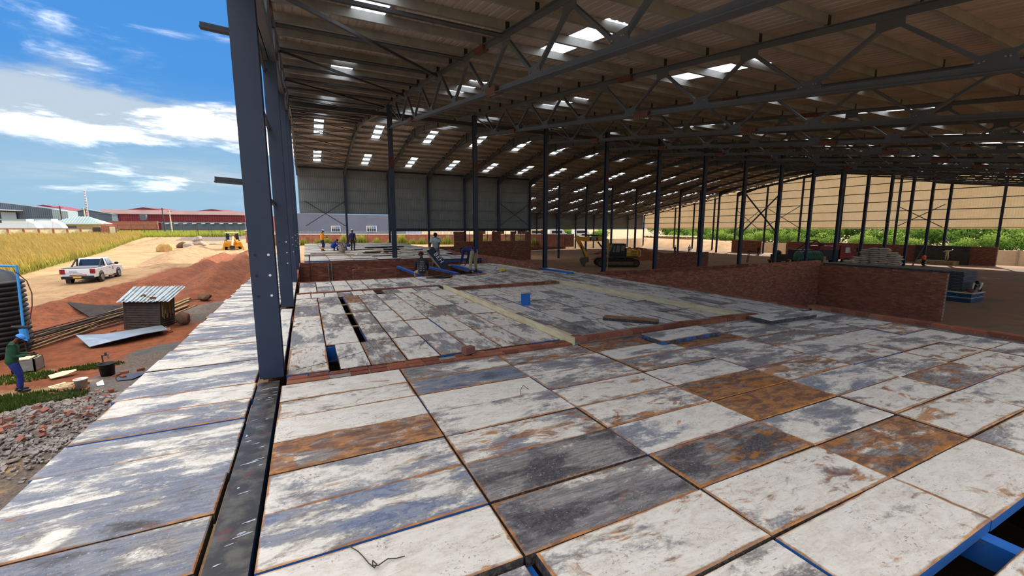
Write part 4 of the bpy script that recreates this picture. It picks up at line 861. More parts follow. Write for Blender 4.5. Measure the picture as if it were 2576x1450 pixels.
def rock(name,label,c,r,sq,seed,mt,cat='boulder',group=None,rz=0.):
    b=bmesh.new(); bmesh.ops.create_icosphere(b,subdivisions=3,radius=1); q=random.Random(seed); pl=[(Vector((q.gauss(0,1),q.gauss(0,1),q.gauss(0,1))).normalized(),q.uniform(.62,.9)) for _ in range(9)]
    for v in b.verts:
        for n_,d in pl:
            e=v.co.dot(n_)-d
            if e>0: v.co-=n_*e*.92
        v.co+=v.co.normalized()*.03*math.sin(v.co.x*9+seed)*math.sin(v.co.y*8); v.co=Vector((v.co.x*sq[0]*r,v.co.y*sq[1]*r,v.co.z*sq[2]*r))
    me=bpy.data.meshes.new(name); b.to_mesh(me); b.free(); me.materials.append(mt); o=bpy.data.objects.new(name,me); col.objects.link(o); o.location=c; o.rotation_euler=(0,0,rz); return tag(o,label,cat,group)
M['rockY']=mat('yellow_stone',S(196,160,98),S(166,130,80),.9,0,2,bump=.4,bs=10); M['rockG']=mat('grey_stone',S(170,156,138),S(136,124,110),.9,0,2,bump=.4,bs=10); M['rockB']=mat('brown_stone',S(120,88,64),S(92,70,54),.9,0,4,bump=.4)
rock('boulder','yellow rounded boulder nearest on the spoil bank',(-16.6,69.4,-1.2),1.0,(.95,.8,1.0),3,M['rockY'],rz=.4)
rock('boulder','grey boulder to the right of the yellow one, brown half',(-16.4,77.2,-1.0),.75,(1,.8,.95),4,M['rockB']); rock('boulder','pale grey split boulder to the right of the yellow one',(-15.5,76.6,-1.0),.85,(1,.9,.88),5,M['rockG'])
rock('boulder','broad flat brown boulder carrying another boulder',(-15,80.9,-1.05),1.35,(1,.7,.62),6,M['rockG']); rock('boulder','grey boulder perched on the broad flat boulder',(-15.1,81,-.15),.8,(1,.8,.78),7,M['rockG'])
rock('stone_slab','flat grey slab rock pile beside the backhoe, upper',(-13.6,84.6,-1.0),.8,(1,.8,.4),8,M['rockG']); rock('stone_slab','flat grey slab rock beside the backhoe, lower',(-13.1,84.0,-1.15),.75,(1.3,.8,.3),9,M['rockB'])
rock('stone','brown rounded stone on a dark pole next to the hut',(-5.05,22.6,-2.28),.33,(1,.8,.85),10,M['rockB']); rock('stone','mud caked stone farther behind the hut',(-5.2,28.0,-2.12),.36,(1,.8,.6),11,M['rockB'])
# pickup (built at the origin facing +y, then placed)
def pickup():
    r=thing('pickup_truck','white single cab pickup with black sports bar parked on the dirt road','car')
    W2=.82; m=MB(); m.prism([(.0,.42),(.0,1.0),(1.95,1.02),(1.95,.42)],'x',-W2,W2); m.build('load_bed',M['white'],r,bevel=.04)
    m=MB(); m.prism([(1.95,.36),(1.95,1.04),(3.2,1.04),(4.55,.94),(4.75,.8),(4.78,.45),(4.6,.36)],'x',-W2,W2); m.build('body_front',M['white'],r,bevel=.05)
    m=MB(); A_=[(2.0,1.02,.80),(3.35,1.02,.80),(3.0,1.56,.62),(2.15,1.58,.64)]
    m.add([(-w,y,z) for y,z,w in A_]+[(w,y,z) for y,z,w in A_],[(0,1,2,3),(7,6,5,4),(3,2,6,7),(0,3,7,4),(1,5,6,2)]); m.build('cab',M['white'],r,bevel=.04)
    MB().add([(-.62,1.985,1.08),(.62,1.985,1.08),(.54,2.11,1.5),(-.54,2.11,1.5)],[(0,1,2,3)]).add([(-.62,1.97,1.08),(.62,1.97,1.08),(.54,2.09,1.5),(-.54,2.09,1.5)],[(0,1,2,3)]).build('rear_window',M['glass'],r)
    for s in (-1,1): MB().add([(s*.80,2.2,1.08),(s*.80,3.1,1.08),(s*.665,2.9,1.5),(s*.665,2.3,1.5)],[(0,1,2,3)]).add([(s*.815,2.2,1.08),(s*.815,3.1,1.08),(s*.68,2.9,1.5),(s*.68,2.3,1.5)],[(0,1,2,3)]).build('side_window',mat('blue_glass',S(54,84,122),None,.08,spec=.8),r)
    MB().add([(-.74,3.33,1.08),(.74,3.33,1.08),(.6,3.05,1.5),(-.6,3.05,1.5)],[(0,1,2,3)]).add([(-.74,3.35,1.08),(.74,3.35,1.08),(.6,3.07,1.5),(-.6,3.07,1.5)],[(0,1,2,3)]).build('windscreen',M['glass'],r)
    MB().span((-.78,.05,1.0),(.78,1.92,1.06)).build('bed_cover',mat('grey_cover',S(120,122,124),None,.7),r)
    for s in (-1,1):
        b=MB(); b.path([(s*.7,1.2,1.05),(s*.64,1.75,1.5),(s*.64,1.95,1.52),(s*.7,1.95,1.05)],.045,8); b.build('sports_bar',M['black'],r)
        MB().span((s*.82-.03,-.02,.68),(s*.82+.01,.1,.98) if s>0 else (s*.82+.03,.1,.98)).build('tail_light',mat('tail_red',S(140,20,30),None,.3),r)
        MB().span((s*.70-.1,-.025,.68),(s*.70+.1,.05,.98)).build('tail_light',mat('tail_red',S(140,20,30),None,.3),r)
        b=MB(); b.ball((s*.98,3.15,1.13),.12,8,6,(1,.6,.8)); b.bar((s*.8,3.15,1.08),(s*.96,3.15,1.1),.04,.04); b.build('wing_mirror',M['black'],r)
        MB().span((s*.84-.03,2.1,.26),(s*.84+.05,3.3,.34)).build('side_step',M['black'],r); MB().span((s*.82-.01,2.35,.86),(s*.82+.02,2.5,.9)).build('door_handle',M['black'],r)
        for y in (.98,3.85):
            o=MB(); o.lathe([(.0,-.11),(.2,-.11),(.33,-.1),(.35,-.05),(.35,.05),(.33,.1),(.2,.11),(.0,.11)],(s*.74,y,.35),20,Matrix.Rotation(PI/2,3,'Y')); wl=o.build('wheel',M['rubber'],r,True)
            MB().lathe([(.2,-.02),(.19,.03),(.06,.01),(0,.03)],(s*.86,y,.35),12,Matrix.Rotation(s*PI/2,3,'Y')).build('wheel_rim',M['galv'],wl)
            a=MB(); a.lathe([(.37,-.04),(.43,-.04),(.43,.03),(.37,.03)],(s*.80,y,.36),20,Matrix.Rotation(PI/2,3,'Y')); a.build('wheel_arch',M['black'],r)
    MB().span((-.78,-.14,.36),(.78,.03,.54)).build('rear_bumper',M['black'],r,bevel=.03); MB().span((-.4,-.02,.58),(.42,-.005,.63)).build('red_strip',mat('red_vinyl',S(190,60,48),None,.5),r)
    MB().span((-.2,-.155,.42),(.2,-.14,.52)).build('number_plate',mat('plate_yellow',S(222,178,60),None,.5),r); 
    for z,w in ((.86,.42),(.78,.45),(.70,.62)):
        for i in range(int(w*18)): MB().box((-w+.11*i*w/.5*.55+.05,-.003,z),(.045,.006,.022)).build('tailgate_lettering',M['black'],r)
    for y,z,w in ((2.95,.78,.12),(2.95,.72,.22)): MB().span((.821,y-w/2,z),(.826,y+w/2,z+.03)).build('door_lettering',M['wood_dark'],r)
    MB().box((.823,2.95,.86),(.006,.07,.09)).build('door_emblem',M['wood_dark'],r); MB().span((-.5,.4,.3),(.5,4.3,.42)).build('chassis',M['black'],r); MB().span((-.6,-.05,.1),(-.35,-.03,.36)).build('mud_flap',M['black'],r)
    return r
r=pickup(); r.location=(-13.35,36.5,g(-13.35,38)-.03); r.rotation_euler=(R(0),0,R(0))
# backhoe loader seen from behind
def backhoe():
    r=thing('backhoe_loader','yellow backhoe loader at work at the end of the trench','digger'); Y=M['yellow']
    MB().span((-.55,.4,.55),(.55,3.4,1.25)).build('engine_body',Y,r,bevel=.05); MB().prism([(-.1,.5),(-.1,1.2),(.7,1.35),(.7,.5)],'x',-1.0,1.0).build('rear_frame',Y,r,bevel=.04)
    for s in (-1,1):
        MB().bar((s*.78,.15,1.3),(s*.68,.35,2.45),.1,.1).bar((s*.78,1.5,1.3),(s*.68,1.35,2.45),.1,.1).build('cab_pillar',M['black'],r)
        MB().span((s*.52-.16,.14,1.5),(s*.52+.16,.17,2.35)).build('cab_glass',M['glass'],r); MB().span((s*.72-.01,.4,1.4),(s*.72+.01,1.35,2.35)).build('cab_glass',M['glass'],r)
        o=MB(); o.lathe([(0,-.18),(.4,-.18),(.66,-.16),(.7,-.08),(.7,.08),(.66,.16),(.4,.18),(0,.18)],(s*.86,.95,.7),18,Matrix.Rotation(PI/2,3,'Y')); o.build('rear_wheel',M['rubber'],r,True)
        o=MB(); o.lathe([(0,-.14),(.3,-.14),(.42,-.1),(.42,.1),(.3,.14),(0,.14)],(s*.8,3.1,.42),16,Matrix.Rotation(PI/2,3,'Y')); o.build('front_wheel',M['rubber'],r,True)
        MB().bar((s*1.0,-.25,1.0),(s*1.25,-.3,.03),.14,.2).span((s*1.25-.2,-.45,0),(s*1.25+.2,-.15,.06)).build('stabiliser_leg',Y,r)
        MB().bar((s*.62,2.2,1.2),(s*.62,4.3,.45),.14,.2).build('loader_arm',Y,r)
    MB().span((-.82,.1,2.45),(.82,1.55,2.56)).build('cab_roof',mat('roof_white',S(214,206,190),None,.5),r,bevel=.03)
    MB().prism([(4.2,.1),(4.2,.8),(4.5,.8),(4.95,.05)],'x',-1.05,1.05).build('front_bucket',Y,r)
    MB().bar((0,-.15,.9),(.1,-.7,1.95),.2,.26).build('boom',Y,r); MB().bar((.1,-.7,1.95),(-.12,-1.5,.7),.16,.22).build('dipper',M['cream'],r); MB().bar((.12,-.6,1.8),(.55,-.2,1.05),.14,.2).build('boom_ram',Y,r)
    MB().prism([(-1.75,.7),(-1.35,.72),(-1.2,.35),(-1.35,.08),(-1.75,.1),(-1.55,.35)],'x',-.42,.2).build('digging_bucket',M['iron'],r)
    MB().ball((.25,.5,1.95),.16,10,8).build('round_lamp',mat('red_lamp',S(196,60,40),None,.4),r); return r
r=backhoe(); r.location=(-9.25,70.6,g(-9,70)-.05); r.rotation_euler=(0,0,R(8)); r.scale=(.98,)*3
# water tank on the left edge, blue standpipe
r=thing('water_tank','black ribbed plastic water tank cut by the left edge','tank',(-10.1,20.4,g(-10,20.4)-.1))
prof=[(.0,-.1),(1.12,-.1)]; z=.05
for i in range(15): prof+= [(1.12,z),(1.2,z+.045),(1.2,z+.1),(1.12,z+.15)]; z+=.165
prof+=[(1.1,z),(.95,z+.25),(.5,z+.45),(.3,z+.5),(.3,z+.6),(0,z+.62)]
MB().lathe([(a*.98,b+.05) for a,b in prof],(-10.1,20.35,-2.68),36).build('tank_shell',M['black'],r,True); MB().span((-11.3,19.2,-2.95),(-8.9,21.5,-2.74)).build('plinth',M['mortar'],r)
r=thing('standpipe','bright blue water pipe rising beside the black tank','pipe',(-8.2,18.4,g(-8,18.4)))
b=mat('sky_blue_pipe',S(60,150,220),None,.4); MB().path([(-8.75,18.95,.48),(-8.2,18.62,.47),(-8.2,18.42,-1.7)],.035,8).build('pipe_run',b,r); MB().tube((-8.2,18.42,-1.5),(-8.2,18.42,-1.85),.1,10).build('collar',b,r); MB().tube((-8.45,18.42,-1.42),(-8.0,18.42,-1.46),.045,8).build('valve',M['black'],r); MB().tube((-8.2,18.42,-1.8),(-8.2,18.42,-2.75),.03,6).build('riser',M['black'],r)
top(MB().path([(-8.15,18.42,.3),(-8.0,18.55,0),(-7.95,18.6,-.4),(-7.97,18.55,-.8),(-8.03,18.5,-1.15),(-8.12,18.42,-1.45)],.014,6),'hose',M['rust'],'thin red brown hose hanging beside the blue pipe','hose')
# timber hut with loose iron roof
r=thing('hut','small tilted board hut with a loose corrugated iron roof','hut'); hb=MB()
a,b_,h=.62,.5,1.25
for i in range(12):
    z=.05+i*.1; MB().box((0,-b_-.02,z),(2*a,.025,.088),Matrix.Rotation(-.16+random.gauss(0,.03),3,'X')).build('board',M['wood_dark'],r); MB().box((a+.02,0,z),(.025,2*b_,.088),Matrix.Rotation(-.16+random.gauss(0,.03),3,'Y')).build('board',M['wood_dark'],r)
for x in (-a,a):
    for y in (-b_,b_): MB().span((x-.04,y-.04,0),(x+.04,y+.04,h)).build('corner_post',M['wood_dark'],r)
MB().span((-a,b_-.02,0),(a,b_+.01,h)).span((-a-.02,-b_,0),(-a+.01,b_,h)).build('back_boards',M['wood_dark'],r)
m=MB()
for i in range(9): m.bar((a+.04,-b_+.08+.1*i,h-.02),(a+.05+.02*math.sin(i*3),-b_+.1+.1*i+.02,h-.75-.12*math.sin(i*2.3)),.05,.012)
m.build('straw_mat',M['wood'],r)
ir=mat('old_iron',S(168,180,184),S(140,150,152),.45,.4,3,c3=S(150,120,96),ns3=5,lo3=.55,hi3=.65); Ms=sheet_mesh('iron_sheet',ir,.42,3,.035)
for i,(x,y,rz,dz) in enumerate(((-.62,0,.12,0),(-.24,-.02,.1,.02),(.16,.03,.08,.01),(.52,.05,.04,.03),(.78,.02,.02,.05))): inst('iron_sheet',Ms,r,(x,y,h+.16+dz),(.34,0,rz),(1,1.5,1))
MB().ball((-.1,-.2,h+.13),.1,8,6,(1,.8,.7)).build('stone_weight',M['rockB'],r); MB().box((.35,-.42,h+.08),(.2,.1,.08),Matrix.Rotation(.5,3,'Z')).build('brick_weight',M['brick'],r)
r.location=(-6.25,22.75,g(-6.2,22.7)-.03); r.rotation_euler=(R(-2),R(3),R(-14))
# loose sheets, poles, planks
def bent(name,label,pts,th,mt,cat='sheet'):
    m=MB(); n=len(pts); v=[Vector(p) for row in pts for p in row]; k=len(pts[0]); q=[(i*k+j,i*k+j+1,(i+1)*k+j+1,(i+1)*k+j) for i in range(n-1) for j in range(k-1)]
    m.add(v,q); o=top(m,name,mt,label,cat); s=o.modifiers.new('solid','SOLIDIFY'); s.thickness=th; return o
zg=lambda x,y,d=0.:(x,y,g(x,y)+d)
bent('metal_sheet','bent grey metal sheet lying on bricks in front of the hut',[[zg(-7.95,20.9,.32),zg(-7.2,19.75,.12)],[zg(-7.2,21.1,.22),zg(-6.6,20.0,.2)],[zg(-6.4,21.6,.2),zg(-5.9,20.5,.24)],[zg(-5.7,22.1,.16),zg(-5.2,20.9,.24)]],.02,mat('sheet_grey',S(150,162,172),S(130,142,154),.4,.3,1.5,c3=S(176,170,160),ns3=4))
bent('dark_sheet','dark brown bent sheet leaning beside the hut',[[zg(-10.7,27.6,.45),zg(-8.6,24.6,.0)],[zg(-9.3,27.0,.28),zg(-7.8,24.6,-.02)],[zg(-7.4,26.0,.42),zg(-6.9,24.6,.3)]],.03,mat('dark_fabric',S(58,46,42),S(44,38,36),.9,0,3))
r=thing('pole_pile','pile of long thin poles and rods lying left of the hut','poles',(-8.4,22.3,g(-8.4,22.3)))
for i in range(26):
    a=random.uniform(-.13,.13); x0,y0=-9.5+random.uniform(-.5,.5),20.5+random.uniform(-.5,.5); x1,y1=-7.3+random.uniform(-.4,.3),24.4+random.uniform(-.5,.5); z=.05+.018*i*.8
    MB().tube(zg(x0,y0,z),zg(x1,y1,z+random.uniform(0,.3)),random.uniform(.012,.032),6).build('pole',M['wood_dark'] if i%3 else M['wood'],r)
for i,(p,q,rr,mt) in enumerate((((-7.1,24.6,.75),(-6.9,23.3,.05),.03,'wood'),((-7.6,24.9,.6),(-7.2,25.2,.1),.025,'wood_dark'),((-8.2,25.3,.5),(-7.2,24.6,.45),.03,'wood_dark'))): MB().tube(zg(p[0],p[1],p[2]),zg(q[0],q[1],q[2]),rr,6).build('pole',M[mt],r)
for i,(p,q,w,lab) in enumerate((((-6.8,25.6),(-6.0,28.6),.14,'pale plank behind the hut, upper one'),((-6.5,25.2),(-5.9,27.9),.14,'pale plank behind the hut, second one'),((-6.2,24.9),(-5.7,26.6),.16,'short pale plank nearest to the walkway behind the hut'),((-5.75,24.9),(-5.3,26.4),.05,'thin batten beside the short plank'))):
    m=MB(); m.bar(zg(*p,.06),zg(*q,.08),w,.05); top(m,'plank',M['wood'],lab,'plank')
for lab,p,q in (('dark rod from the hut to the far mud caked stone',(-6.2,27.9),(-5.2,28.1)),('dark rod from the hut to the brown rounded stone',(-5.9,23),(-5.1,22.7))):
    m=MB(); m.tube(zg(*p,.08),zg(*q,.08),.03,6); top(m,'rod',M['wood_dark'],lab,'rod')
# buckets, tap, box, paper
r=thing('bucket','black rubber bucket under the standing tap','bucket',zg(-5.62,16.3)); MB().lathe([(0,.0),(.16,0),(.19,.34),(.21,.34),(.21,.37),(.185,.37),(.15,.03),(0,.03)],zg(-5.62,16.3,.03),24).build('bucket_body',M['black'],r,True); MB().lathe([(0,.27),(.172,.27)],zg(-5.62,16.3,.03),20).build('water',M['glass'],r)
r=thing('tap_pipe','thin standing tap behind the black bucket','tap',zg(-5.78,16.55)); MB().tube(zg(-5.78,16.55),zg(-5.78,16.55,.6),.02,8).tube(zg(-5.78,16.55,.58),zg(-5.62,16.5,.6),.018,8).build('pipe',M['iron'],r); MB().tube(zg(-5.64,16.5,.6),zg(-5.62,16.5,.48),.02,8).build('spout',M['galv'],r); MB().tube(zg(-5.68,16.5,.6),zg(-5.68,16.5,.68),.03,8).build('tap_handle',M['iron'],r)
r=thing('bucket','white paint-stained bucket standing on wet bricks','bucket',zg(-5.8,15.15)); MB().lathe([(0,0),(.115,0),(.14,.23),(.155,.23),(.155,.255),(.135,.255),(.105,.03),(0,.03)],zg(-5.8,15.15,.08),24).build('bucket_body',mat('stained_white',S(226,222,212),S(196,170,140),.5,0,6),r,True)
r=thing('box','grey open concrete box beside the standing man','box',zg(-8.0,17.9)); m=MB(); x,y,z=zg(-8.0,17.9)
a_,b_=.27,.24
m.span((x-a_,y-b_,z),(x+a_,y-b_+.05,z+.42)).span((x-a_,y+b_-.05,z),(x+a_,y+b_,z+.42)).span((x-a_,y-b_,z),(x-a_+.05,y+b_,z+.42)).span((x+a_-.05,y-b_,z),(x+a_,y+b_,z+.42)).span((x-a_,y-b_,z),(x+a_,y+b_,z+.05)); m.build('box_body',mat('box_grey',S(150,146,138),S(128,120,108),.8,0,3),r); MB().span((x-a_-.02,y-b_-.02,z+.42),(x+a_-.1,y+b_,z+.445)).build('loose_lid',M['cream'],r)
bent('paper_sack','torn cream paper sack lying on the weeds',[[zg(-7.1,16.75,.1),zg(-6.95,16.5,.06)],[zg(-6.85,16.9,.14),zg(-6.7,16.65,.08)],[zg(-6.6,17.05,.12),zg(-6.5,16.85,.14)]],.015,M['cream'],'sack'); bent('paper_sack','crumpled pale sack on the path beside the hose coil',[[zg(-6.7,15.7,.06),zg(-6.5,15.45,.05)],[zg(-6.4,15.85,.1),zg(-6.2,15.55,.06)]],.03,M['cream'],'sack'); bent('paper_scrap','white paper scrap beside the white bucket',[[zg(-5.55,15.3,.12),zg(-5.5,15.22,.05)],[zg(-5.45,15.45,.15),zg(-5.38,15.3,.04)]],.006,M['white'],'paper')
pts=[]
for i in range(90): a=i*.35; q=.16+.07*math.sin(i*.21); pts.append((-6.28+q*1.3*math.cos(a),15.5+q*math.sin(a),g(-6.3,15.5)+.04+.001*i))
top(MB().path(pts,.012,5),'hose',M['cream'],'small tangled coil of pale hose beside the white bucket','hose')
# puddle
pud=MB(); ps=[(-5.0+.3*math.cos(a)*(1+.2*math.sin(3*a)),15.8+.4*math.sin(a)*(1+.25*math.cos(2*a)),g(-5.0,15.8)+.045) for a in [i*PI/12 for i in range(24)]]; pud.add(ps,[tuple(range(24))]); top(pud,'puddle',mat('puddle_water',S(74,60,52),None,.12,spec=.4),'shallow muddy puddle next to the black bucket','puddle')
pud=MB(); ps=[(-6.15+.45*math.cos(a)*(1+.2*math.sin(3*a)),14.75+.35*math.sin(a)*(1+.25*math.cos(2*a)),g(-6.1,14.8)+.05) for a in [i*PI/12 for i in range(24)]]; pud.add(ps,[tuple(range(24))]); top(pud,'puddle',mat('puddle_water',S(74,60,52),None,.12,spec=.4),'shallow puddle among broken bricks beside the weeds','puddle')
# broken brick heap
def chip(seed,flat):
    q=random.Random(seed); m=MB(); a,b,c=(q.uniform(.06,.13),q.uniform(.05,.09),q.uniform(.02,.045) if flat else q.uniform(.04,.06))
    vs=[(sx*a*q.uniform(.6,1.1),sy*b*q.uniform(.6,1.1),sz*c*q.uniform(.7,1.1)) for sz in (-1,1) for sx,sy in ((-1,-1),(1,-1),(1,1),(-1,1))]; m.add(vs,[(0,3,2,1),(4,5,6,7),(0,1,5,4),(1,2,6,5),(2,3,7,6),(3,0,4,7)]); return m
M['chip']=mat('mortar_chip',S(150,140,132),S(122,112,106),.95,0,6); M['chipr']=brickmat('broken_brick',True,S(152,98,82),S(124,86,76),S(172,128,112))
cm=[chip(i,True).mesh('rubble_chip',M['chip']) for i in range(6)]; bm_=[chip(i+20,False).mesh('broken_brick',M['chipr']) for i in range(6)]
r=thing('rubble_heap','heap of broken bricks and mortar chips at the left edge below the weeds','rubble',(-5.8,12.4,g(-5.8,12.4)))
base=heap('rubble_bed','','',[(-6.9,11.2,.2),(-6.2,12.2,.5),(-5.7,13.0,.42),(-5.1,13.7,.1)],1.15,M['chip'],.1,.06); base.location=Vector(base.location)-r.location; base.parent=r; base['kind']='stuff'
def hh(x,y):
    best=0; P=[(-6.9,11.2,.2),(-6.2,12.2,.5),(-5.7,13.0,.42),(-5.1,13.7,.1)]
    for a,b in zip(P,P[1:]):
        d=Vector((b[0]-a[0],b[1]-a[1])); t=max(0,min(1,Vector((x-a[0],y-a[1])).dot(d)/d.length_squared)); di=math.hypot(x-a[0]-d.x*t,y-a[1]-d.y*t); best=max(best,(a[2]+(b[2]-a[2])*t)*max(0,1-di/1.15))
    return best
for i in range(270):
    while True:
        x,y=random.gauss(-5.75,.7),random.gauss(12.5,.85)
        if hh(x,y)>.02 or random.random()<.1: break
    red=i%3==0; me=random.choice(bm_ if red else cm); s=random.uniform(.45,.85)
    inst('broken_brick' if red else 'mortar_chip',me,r,Vector((x,y,g(x,y)+hh(x,y)+.03))-r.location,(random.gauss(0,.35),random.gauss(0,.35),random.uniform(0,6.3)),(s,s,s))
fb=MB()
for i in range(3200):
    x,y=random.gauss(-5.75,.75),random.gauss(12.5,.9); s=random.uniform(.02,.05); fb.box((x,y,g(x,y)+hh(x,y)+.015),(s*2,s*1.4,s*.6),Euler((random.gauss(0,.4),random.gauss(0,.4),random.uniform(0,6))).to_matrix())
tag(fb.build('fine_chips',M['chip'],r,fix=False),kind='stuff')
# loose bricks around the hut, the bucket and the sheet
spots=[(-7.3,22.2),(-7.0,21.9),(-6.9,22.1),(-6.7,21.8),(-6.55,21.95),(-6.4,21.7),(-6.25,21.85),(-6.05,21.75),(-5.9,21.9),(-5.75,21.7),(-5.55,22),(-5.4,21.8),(-5.35,21.5),(-5.25,21.3),(-7.15,21.5),(-7.05,21.35),(-6.85,21.45),(-5.35,16.1),(-5.15,15.9),(-5.25,16.35),(-4.9,16.5),(-5.9,15.6),(-6.0,15.3),(-6.1,15.55),(-6.2,15.2),(-6.3,15.0),(-5.7,15.1),(-5.05,14.7)]
for i,(x,y) in enumerate(spots):
    o=inst('loose_brick',ME_brick,None,(x,y,g(x,y)+.04),(random.gauss(0,.15),random.gauss(0,.15),random.uniform(0,3)),(.95,1,1)); tag(o,'loose red brick lying around the foot of the hut' if y>20 else 'loose wet brick lying around the two buckets','brick','loose bricks at the hut' if y>20 else 'loose bricks at the buckets')
# ------------------------------------------------------------------ inside the building
def text_mesh(name,txt,size,depth,mt,parent,Mx,bold=.0):
    c=bpy.data.curves.new(name,'FONT'); c.body=txt; c.size=size; c.extrude=depth; c.align_x='CENTER'; c.align_y='CENTER';  c.space_character=1.08
    o=bpy.data.objects.new('tmp',c); me=bpy.data.meshes.new_from_object(o); bpy.data.objects.remove(o); bpy.data.curves.remove(c); me.materials.clear(); me.materials.append(mt); me.name=name
    o=bpy.data.objects.new(name,me); col.objects.link(o); o.parent=parent; o.matrix_local=Mx; return o
def excavator():
    r=thing('excavator','yellow and black tracked excavator standing on the red earth inside','digger'); Y=mat('digger_yellow',S(222,160,34),S(190,134,30),.5,0,2); k=M['iron']
    for s in (-1,1):
        pr=[(2.05,.45)]; 
        m=MB(); pts=[(2.0+.46*math.sin(a),.48-.46*math.cos(a)) for a in np.linspace(0,PI,9)]+[(-2.0-.46*math.sin(a),.48+.46*math.cos(a)) for a in np.linspace(0,PI,9)]
        m.prism([(x,z) for x,z in pts],'y',s*1.05-.27,s*1.05+.27); m.build('track',M['rubber'],r)
        for i in range(40):
            f=i/40*len(pts); j=int(f); q=pts[j]; w=pts[(j+1)%len(pts)]; 
        for i in range(19): MB().box((-1.9+.21*i,s*1.05,.955),(.06,.56,.04)).build('track_pad',k,r)
        MB().prism([(2.0,.25),(2.0,.7),(-2.0,.7),(-2.0,.25)],'y',s*1.05-s*.26-.03,s*1.05-s*.26+.03).build('track_frame',k,r); MB().span((-1.9,s*1.33-.01,.3),(1.9,s*1.33+.01,.66)).build('track_frame',M['rockB'],r)
        for x in (-2.,2.): MB().tube((x,s*1.05-.29,.48),(x,s*1.05+.29,.48),.33,16).build('track_wheel',k,r)
    MB().tube((0,0,.8),(0,0,1.15),.6,20).build('slew_ring',k,r); MB().span((-2.3,-1.15,1.1),(1.0,1.15,1.25)).build('platform',k,r)
    MB().prism([(-.95,1.25),(-.95,2.1),(-2.0,2.05),(-2.35,1.85),(-2.35,1.25)],'y',-1.1,1.1).build('engine_cover',Y,r,bevel=.06)
    for i in range(4): MB().span((-2.1,1.095,1.4+.13*i),(-1.5,1.115,1.45+.13*i)).build('vent_slat',k,r)
    m=MB(); m.path([(-2.2,1.12,1.15),(-2.5,1.12,1.3),(-2.5,1.12,2.0),(-2.25,1.12,2.05)],.035,6); m.build('hand_rail',M['cream'],r)
    m=MB(); m.prism([(-.85,1.25),(.85,1.25),(.95,1.7),(.6,2.72),(-.85,2.72)],'y',.1,1.12); m.build('cab_frame',M['black'],r,bevel=.05)
    gl=mat('cab_pane',S(120,112,96),None,.15); 
    for a in ([(-.7,1.9),(-.3,1.9),(-.3,2.5),(-.7,2.5)],[(-.15,1.75),(.3,1.75),(.22,2.52),(-.15,2.52)],[(.42,1.75),(.72,1.75),(.52,2.5),(.38,2.5)]): MB().prism(a,'y',1.115,1.13).build('cab_window',gl,r); MB().prism(a,'y',.08,.095).build('cab_window',gl,r)
    MB().prism([(.95,1.75),(.97,1.75),(.64,2.62),(.62,2.62)],'y',.2,1.02).build('windscreen',gl,r)
    B=[(.35,1.45),(.75,1.35),(1.35,2.72),(1.75,2.98),(3.9,2.95),(4.55,3.2),(4.5,3.5),(3.9,3.5),(1.5,3.52),(1.0,3.2)]
    MB().prism(B,'y',-.32,.08).build('boom',Y,r,bevel=.03); MB().prism([(4.75,3.75),(4.35,3.3),(3.35,1.35),(3.15,1.0),(3.5,.95),(4.35,2.3),(4.85,3.2)],'y',-.25,.0).build('dipper_arm',Y,r,bevel=.03)
    MB().tube((1.1,-.12,1.5),(2.2,-.12,2.9),.09,10).tube((.75,-.12,1.3),(1.1,-.12,1.5),.06,8).build('boom_ram',k,r); MB().tube((2.2,-.12,3.62),(4.1,-.12,3.72),.09,10).build('arm_ram',M['black'],r); MB().tube((4.25,.05,2.6),(3.75,.05,1.2),.06,8).build('bucket_ram',k,r)
    MB().path([(1.6,.1,3.6),(3.0,.1,3.75),(4.3,.1,3.65)],.03,6).build('hydraulic_hose',M['black'],r)
    MB().prism([(3.3,1.1),(4.1,1.05),(4.3,.75),(4.0,.15),(3.75,0),(3.7,.1),(3.6,.45),(3.25,.55)],'y',-.6,.4).build('bucket',mat('bucket_iron',S(104,84,70),S(80,64,54),.7,.2,4),r)
    for i in range(4): MB().box((3.74,-.5+.27*i,-.0),(.06,.12,.2)).build('bucket_tooth',k,r)
    MB().box((2.72,.085,3.24),(.98,.012,.36)).build('name_plate',M['black'],r)
    text_mesh('boom_lettering','JCB',.34,.006,M['white'],r,Matrix.Translation((2.72,.1,3.24))@Matrix.Rotation(PI,4,'Z')@Matrix.Rotation(PI/2,4,'X'),.012)
    text_mesh('cover_lettering','JCB',.22,.005,M['white'],r,Matrix.Translation((-1.2,1.11,1.8))@Matrix.Rotation(PI,4,'Z')@Matrix.Rotation(PI/2,4,'X'),.006); return r
r=excavator(); r.location=(32.3,38.6,FL); r.rotation_euler=(0,0,R(152)); r.scale=(.98,)*3
# lorry with green tank
r=thing('lorry','red lorry with a dark crane frame standing beyond the sacks','lorry'); red=mat('lorry_red',S(150,44,34),S(126,38,32),.5,0,2)
m=MB(); m.prism([(0,.8),(1.55,.8),(1.6,1.5),(1.35,2.4),(0,2.45)],'y',-1.05,1.05); m.build('cab',red,r,bevel=.05); MB().prism([(.55,1.55),(1.2,1.55),(1.1,2.2),(.55,2.2)],'y',-1.08,-1.04).build('side_window',mat('bright_glass',S(150,164,176),None,.1,spec=.9),r); MB().add([(1.6,-.9,1.55),(1.6,.9,1.55),(1.39,.9,2.3),(1.39,-.9,2.3)],[(0,1,2,3)]).add([(1.62,-.9,1.55),(1.62,.9,1.55),(1.41,.9,2.3),(1.41,-.9,2.3)],[(0,1,2,3)]).build('windscreen',M['glass'],r)
MB().span((-5,-.9,.7),(0,.9,.95)).build('chassis',M['black'],r); MB().span((-4.8,-1.05,.95),(-.2,1.05,1.9)).build('load_body',M['black'],r); MB().span((-2.4,-1.0,1.9),(-.1,1.0,2.35)).build('red_bin',red,r)
